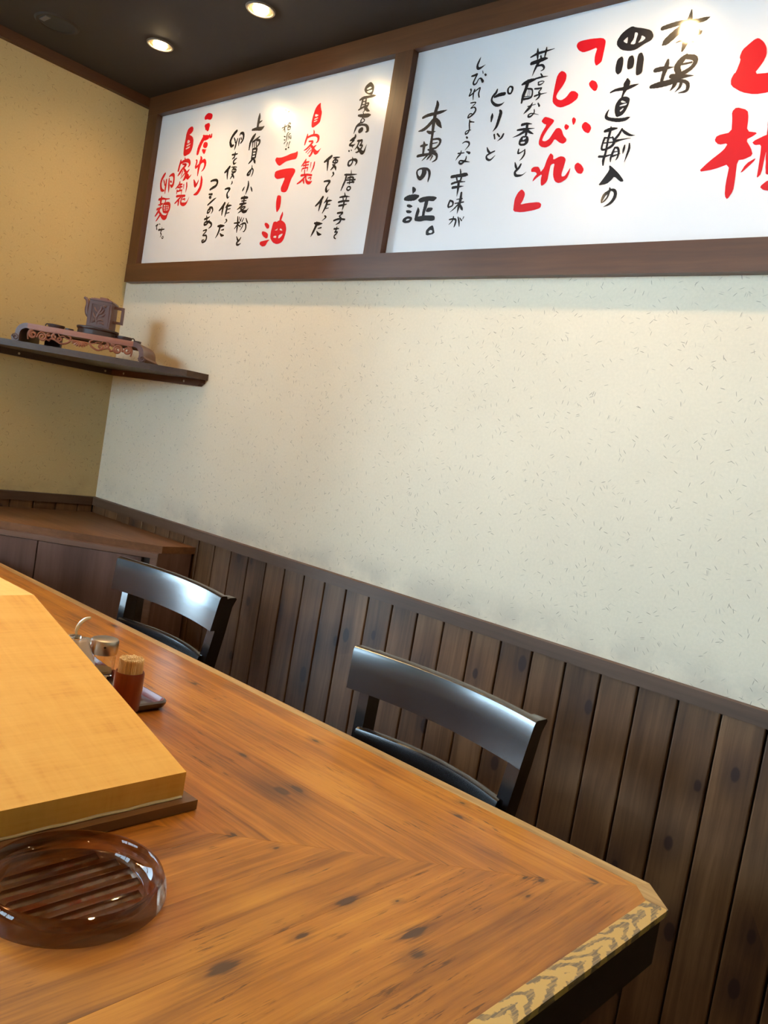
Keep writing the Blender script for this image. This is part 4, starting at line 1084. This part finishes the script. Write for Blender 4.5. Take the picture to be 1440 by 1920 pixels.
# ------------------------------------------------------------------ the counter
CZ = 0.70
ctr = tag(empty('counter', (2.3, -0.9, 0)), 'L-shaped orange-brown wooden counter with mitred boards and pale edging', 'counter')
cb_ = (2.3, -0.9, 0)
EX, EY, ND = 2.557, -0.562, -3.4     # outer faces
mc = 3.110                           # mitre line x - y = mc... (x = y + mc)
bz0 = CZ-0.0078
bw = 0.1005
def poly_part(name, pts, z0, z1, m, bevel=0.0):
    cx = sum(p[0] for p in pts)/len(pts); cy = sum(p[1] for p in pts)/len(pts); bm = bmesh.new()
    prism(bm, [(x-cx, y-cy) for x, y in pts], z0-(z0+z1)/2, z1-(z0+z1)/2)
    return finish(name, bm, m, ctr, (cx-cb_[0], cy-cb_[1], (z0+z1)/2), bevel=bevel, seg=1)
for k in range(5):
    ya, yb = -0.5825-k*bw-0.0001, -0.5825-(k+1)*bw+0.0001
    poly_part('board', [(0.36, yb), (mc+yb-0.0001, yb), (mc+ya-0.0001, ya), (0.36, ya)], bz0, CZ-(0.0 if k % 2 else 0.00008), M['top_x'], 0.0002)
for k in range(5):
    xa, xb = 2.529-k*bw-0.0001, 2.529-(k+1)*bw+0.0001
    pts = [(xb, ND), (xa, ND), (xa, xa-mc-0.0001), (xb, xb-mc-0.0001)]
    if k == 0: pts = [(xb, ND), (xa, ND), (xa, -0.6105), (2.5045, -0.5845), (2.5045, -0.5845-0.0012), (xb, xb-mc-0.0001)]
    poly_part('board', pts, bz0, CZ-(0.00008 if k % 2 else 0.0), M['top_y'], 0.0002)
# pale edging with the cut corner
poly_part('edging', [(0.36, -0.5823), (2.503, -0.5823), (2.5125, EY), (0.36, EY)], CZ-0.0078, CZ+0.0004, M['trim_x'], 0.0012)
poly_part('edging', [(2.5032, -0.5825), (2.5292, -0.6108), (EX-0.0005, -0.606), (2.5127, EY-0.0003)], CZ-0.0078, CZ+0.0004, M['trim_x'], 0.0008)
poly_part('edging', [(2.5292, -0.6110), (2.5292, ND), (EX, ND), (EX, -0.6062)], CZ-0.0078, CZ+0.0004, M['trim_y'], 0.0012)
# dark apron
bm = bmesh.new(); ap = [(0.37, EY-0.006), (2.508, EY-0.006), (EX-0.006, -0.609), (EX-0.006, ND), (2.02, ND), (2.02, -1.08), (0.37, -1.08)]
prism(bm, [(x-cb_[0], y-cb_[1]) for x, y in ap], 0.627, bz0-0.0002); finish('apron', bm, M['apron'], ctr)
cbox('support_panel', 2.03, 2.06, ND, -0.99, 0.0, 0.6268, M['apron'], ctr, base=cb_)
cbox('support_panel', 0.40, 2.0298, -1.03, -0.99, 0.0, 0.6268, M['apron'], ctr, base=cb_)

# pale partition box on the counter
par = tag(empty('partition_cover', (2.0, -1.0, CZ+0.0008)), 'pale orange maple cover with sloping end standing on the counter', 'partition')
pb = tuple(par.location)
bm = bmesh.new(); extrude_xz(bm, [(0.50-pb[0], 0.0145), (2.0455-pb[0], 0.0145), (2.0455-pb[0], 0.7478-pb[2]), (1.5716-pb[0], 0.870-pb[2]), (0.50-pb[0], 0.870-pb[2])], ND+0.2-pb[1], -0.981-pb[1])
finish('cover', bm, M['maple'], par, bevel=0.0006, seg=1)
bm = bmesh.new(); box(bm, 0.49-pb[0], 2.0615-pb[0], ND+0.19-pb[1], -0.968-pb[1], 0.0, 0.0128); finish('base_strip', bm, M['strip'], par, bevel=0.0006, seg=1)
bm = bmesh.new(); tube(bm, [(2.0465-pb[0], y-pb[1], 0.0142+0.0006*math.sin(y*90)) for y in [-0.984-0.02*k for k in range(60)]], 0.0022, 8)
finish('caulk_line', bm, M['caulk'], par, smooth=True)

# ------------------------------------------------------------------ chairs
def make_chair(loc, rz, label):
    t = tag(empty('dining_chair', loc, rz), label, 'chair', 'black chairs along the counter'); m = M['chair']
    lean = lambda z: max(0.0, (z-0.45))*0.12
    splay = lambda z: 1.0+0.42*(max(z, 0.45)-0.83)
    def arc(x, w, d): return d*(1-(x/w)**2)
    def rail(name, z0, z1, w, th, d, off, lowcut=0.0):
        bm = bmesh.new(); n = 22; rings = []
        for i in range(n+1):
            x = -w+2*w*i/n; y = arc(x, w, d)+off
            ring = []
            for (yy, zz) in ((0, z0), (0, z0+(z1-z0)*.5), (0, z1-0.010), (0.0015, z1-0.003), (0.006, z1), (th-0.004, z1), (th, z1-0.006), (th, z0+0.002), (th-0.002, z0)):
                ring.append(bm.verts.new((x*splay(zz), y+yy+lean(zz), zz)))
            rings.append(ring)
        for a, b in zip(rings, rings[1:]):
            k = len(a)
            for j in range(k): bm.faces.new([a[j], a[(j+1) % k], b[(j+1) % k], b[j]])
        bm.faces.new(rings[0]); bm.faces.new(rings[-1][::-1])
        finish(name, bm, m, t, smooth=True)
    rail('top_rail', 0.750, 0.830, 0.211, 0.021, 0.028, -0.045)
    rail('lower_rail', 0.615, 0.684, 0.180, 0.016, 0.030, -0.030)
    for sx in (-1, 1):
        bm = bmesh.new(); rings = []
        for z, y0 in ((0.0, 0.075), (0.25, 0.020), (0.45, -0.010), (0.62, 0.0), (0.745, 0.0), (0.800, 0.0), (0.818, 0.006), (0.822, 0.018)):
            yy = (y0 if z < 0.5 else y0-0.020)+lean(z); d = 0.032 if z < 0.8 else (0.030 if z < 0.82 else 0.014)
            rings.append([bm.verts.new((sx*0.184*splay(z)+a*0.0125, yy+b, z)) for a, b in ((-1, 0), (1, 0), (1, d), (-1, d))])
        for a, b in zip(rings, rings[1:]):
            for k in range(4): bm.faces.new([a[k], a[(k+1) % 4], b[(k+1) % 4], b[k]])
        bm.faces.new(rings[0][::-1]); bm.faces.new(rings[-1]); finish('leg', bm, m, t, bevel=0.002, seg=1)
        bm = bmesh.new(); box(bm, sx*0.160-0.017, sx*0.160+0.017, -0.395, -0.361, 0.0, 0.412); finish('leg', bm, m, t, bevel=0.003, seg=1)
        bm = bmesh.new(); box(bm, sx*0.155-0.009, sx*0.155+0.009, -0.360, 0.0, 0.20, 0.225); finish('stretcher', bm, m, t)
    bm = bmesh.new(); prism(bm, rrect(-0.205, 0.205, -0.415, -0.012, 0.03), 0.4125, 0.445); finish('seat', bm, m, t, bevel=0.005)
    return t
make_chair((2.060, -0.489, 0), math.radians(-3.2), 'black lacquered wooden chair nearer the camera, behind counter corner')
make_chair((1.248, -0.5045, 0), math.radians(1.0), 'black lacquered wooden chair farther away, before the corner cabinet')

# ------------------------------------------------------------------ things on the counter
# smoked glass ashtray with ridges
ash = tag(empty('ashtray', (2.1607, -1.1945, CZ+0.0006)), 'round smoked brown glass ashtray with ridged floor on counter', 'ashtray')
bm = bmesh.new()
lathe(bm, [(0, 0), (0.088, 0), (0.0935, 0.0012), (0.0955, 0.004), (0.0945, 0.014), (0.0905, 0.0235), (0.0885, 0.0255), (0.0860, 0.0258), (0.0842, 0.0240), (0.0825, 0.0165),
           (0.0765, 0.0135), (0.0755, 0.0120), (0.0735, 0.0060), (0.0725, 0.0052), (0, 0.0050)], 96)
finish('dish', bm, M['smoke'], ash, smooth=True)
for k in range(5):
    x = -0.044+k*0.022; L = math.sqrt(0.0700**2-x*x)
    bm = bmesh.new(); prof = [(-0.0034, 0.0052), (-0.0017, 0.0108), (0.0, 0.0118), (0.0017, 0.0108), (0.0034, 0.0052)]
    a = [bm.verts.new((x+px, -L+(0.004 if pz > 0.006 else 0), pz)) for px, pz in prof]; b = [bm.verts.new((x+px, L-(0.004 if pz > 0.006 else 0), pz)) for px, pz in prof]
    for i in range(5): bm.faces.new([a[i], a[(i+1) % 5], b[(i+1) % 5], b[i]])
    bm.faces.new(a[::-1]); bm.faces.new(b); finish('ridge', bm, M['smoke'], ash, smooth=True, bevel=0.0004, seg=1)
# lacquer tray
tx0, tx1, ty0, ty1 = 1.400, 1.728, -0.9635, -0.789
tr = tag(empty('condiment_tray', ((tx0+tx1)/2, (ty0+ty1)/2, CZ+0.0006)), 'dark lacquer tray with red inside holding the condiments', 'tray')
hx, hy = (tx1-tx0)/2, (ty1-ty0)/2
def ringed(bm, levels, r):
    rs = []
    for ins, z, rr in levels: rs.append([bm.verts.new((x, y, z)) for x, y in rrect(-hx+ins, hx-ins, -hy+ins, hy-ins, rr)])
    for a, b in zip(rs, rs[1:]):
        n = len(a)
        for i in range(n): bm.faces.new([a[i], a[(i+1) % n], b[(i+1) % n], b[i]])
    return rs
bm = bmesh.new(); rs = ringed(bm, [(0.010, 0.0, 0.012), (0.003, 0.004, 0.016), (0.0, 0.010, 0.018), (0.0, 0.0135, 0.018), (0.002, 0.0155, 0.017), (0.004, 0.0158, 0.016)], 0)
bm.faces.new(rs[0][::-1]); finish('rim', bm, M['tray_dark'], tr, smooth=True)
bm = bmesh.new(); rs = ringed(bm, [(0.004, 0.0158, 0.016), (0.0062, 0.0145, 0.015), (0.0105, 0.0040, 0.012)], 0); finish('inner_wall', bm, M['tray_red'], tr, smooth=True)
bm = bmesh.new(); f = [bm.verts.new((x, y, 0.0040)) for x, y in rrect(-hx+0.0105, hx-0.0105, -hy+0.0105, hy-0.0105, 0.012)]; bm.faces.new(f); 
f2 = [bm.verts.new((x, y, 0.0022)) for x, y in rrect(-hx+0.0105, hx-0.0105, -hy+0.0105, hy-0.0105, 0.012)]; bm.faces.new(f2[::-1]); finish('tray_floor', bm, M['tray_dark'], tr)
TZ = CZ+0.0006+0.0042
# toothpick holder
tp = tag(empty('toothpick_holder', (1.711, -0.867, TZ)), 'round red-brown lacquered holder packed with toothpicks', 'holder')
bm = bmesh.new(); lathe(bm, [(0, 0), (0.0215, 0), (0.0232, 0.0015), (0.0245, 0.040), (0.0245, 0.0625), (0.0236, 0.0665), (0.0222, 0.0665), (0.0212, 0.0630), (0.0208, 0.006), (0, 0.006)], 56)
finish('cup', bm, M['lacquer'], tp, smooth=True)
me0 = None; pts = []
for ring, n in ((0, 1), (1, 6), (2, 12), (3, 18), (4, 24), (5, 31), (6, 37), (7, 43)):
    for k in range(n): a = 2*PI*k/n+ring*0.37; r = ring*0.00275; pts.append((r*math.cos(a), r*math.sin(a)))
bm = bmesh.new(); hh = 0.0405
lathe(bm, [(0, -hh), (0.0011, -hh), (0.00125, 0), (0.00122, hh-0.0006), (0.0009, hh), (0, hh)], 7); me0 = bpy.data.meshes.new('toothpick'); bm.to_mesh(me0); bm.free()
for (x, y) in pts: mesh_obj('toothpick', me0, M['pick'], tp, (x, y, 0.0075+hh+random.uniform(-0.0009, 0.0012)+(0.0018 if x*x+y*y < 0.00012 else 0)))
# pepper shaker(s)
def shaker(x, y, label, rz, hole=True, sz=1.0):
    t = tag(empty('pepper_shaker', (x, y, TZ), rz), label, 'shaker'); t.scale = (1.02, 1.02, sz)
    bm = bmesh.new(); lathe(bm, [(0, 0), (0.0195, 0), (0.0222, 0.002), (0.0225, 0.040), (0.0205, 0.0475), (0.0205, 0.0520), (0.0188, 0.0520), (0.0188, 0.0470), (0.0203, 0.040), (0.0200, 0.0075), (0.014, 0.0045), (0, 0.0040)], 56)
    finish('glass_body', bm, M['clear'], t, smooth=True)
    bm = bmesh.new(); lathe(bm, [(0.0242, 0.0480), (0.0250, 0.0500), (0.0250, 0.0735), (0.0236, 0.0775), (0.0190, 0.0792), (0, 0.0800)], 56)
    lathe(bm, [(0.0242, 0.0480), (0.0236, 0.0490), (0.0236, 0.0730), (0, 0.0770)], 56)
    c = finish('cap', bm, M['chrome'], t, smooth=True)
    bm = bmesh.new(); lathe(bm, [(0, 0.0060), (0.0190, 0.0080), (0.0190, 0.0140), (0, 0.0150)], 40); finish('pepper', bm, M['oil'], t, smooth=True)
    if hole:
        bm = bmesh.new(); lathe(bm, [(0.0, 0.0006), (0.0022, 0.0006), (0.0022, 0.0003), (0.0, 0.0003)], 20)
        o = finish('hole', bm, M['hole'], c, (0.0249, 0, 0.0665)); o.rotation_euler = (0, PI/2, 0)
        bm = bmesh.new(); tube(bm, [(0.0027*math.cos(2*PI*k/20), 0.0027*math.sin(2*PI*k/20), 0.0003) for k in range(21)], 0.0006, 6)
        o = finish('hole_rim', bm, M['screw'], c, (0.0250, 0, 0.0665), smooth=True); o.rotation_euler = (0, PI/2, 0)
shaker(1.534, -0.813, 'steel-capped glass shaker beside the toothpick holder', math.radians(-28), True, 0.89)
shaker(1.474, -0.825, 'shorter steel-capped glass shaker half hidden behind the other', math.radians(60), False, 0.66)
# conical jar with spoon
j = tag(empty('condiment_jar', (1.570, -0.895, TZ)), 'cone-shaped translucent jar with clear spoon half hidden by maple cover', 'jar')
bm = bmesh.new(); lathe(bm, [(0, 0), (0.0540, 0), (0.0555, 0.003), (0.0225, 0.0835), (0.0210, 0.0845), (0, 0.0845)], 56); finish('jar_body', bm, M['frost'], j, smooth=True)
bm = bmesh.new(); lathe(bm, [(0, 0.0848), (0.0110, 0.0848), (0.0125, 0.0870), (0.0105, 0.0900), (0, 0.0915)], 48); finish('lid', bm, M['clear'], j, smooth=True)
bm = bmesh.new(); sp = catmull([(0.001, 0.001, 0.0920), (0.0, 0.001, 0.101), (0.003, 0.004, 0.112), (0.008, 0.010, 0.121), (0.014, 0.017, 0.125)], 5)
tube(bm, sp, [0.0026+0.0016*math.sin(PI*k/(len(sp)-1)) for k in range(len(sp))], 10, 0.6); finish('spoon', bm, M['spoon'], j, smooth=True)
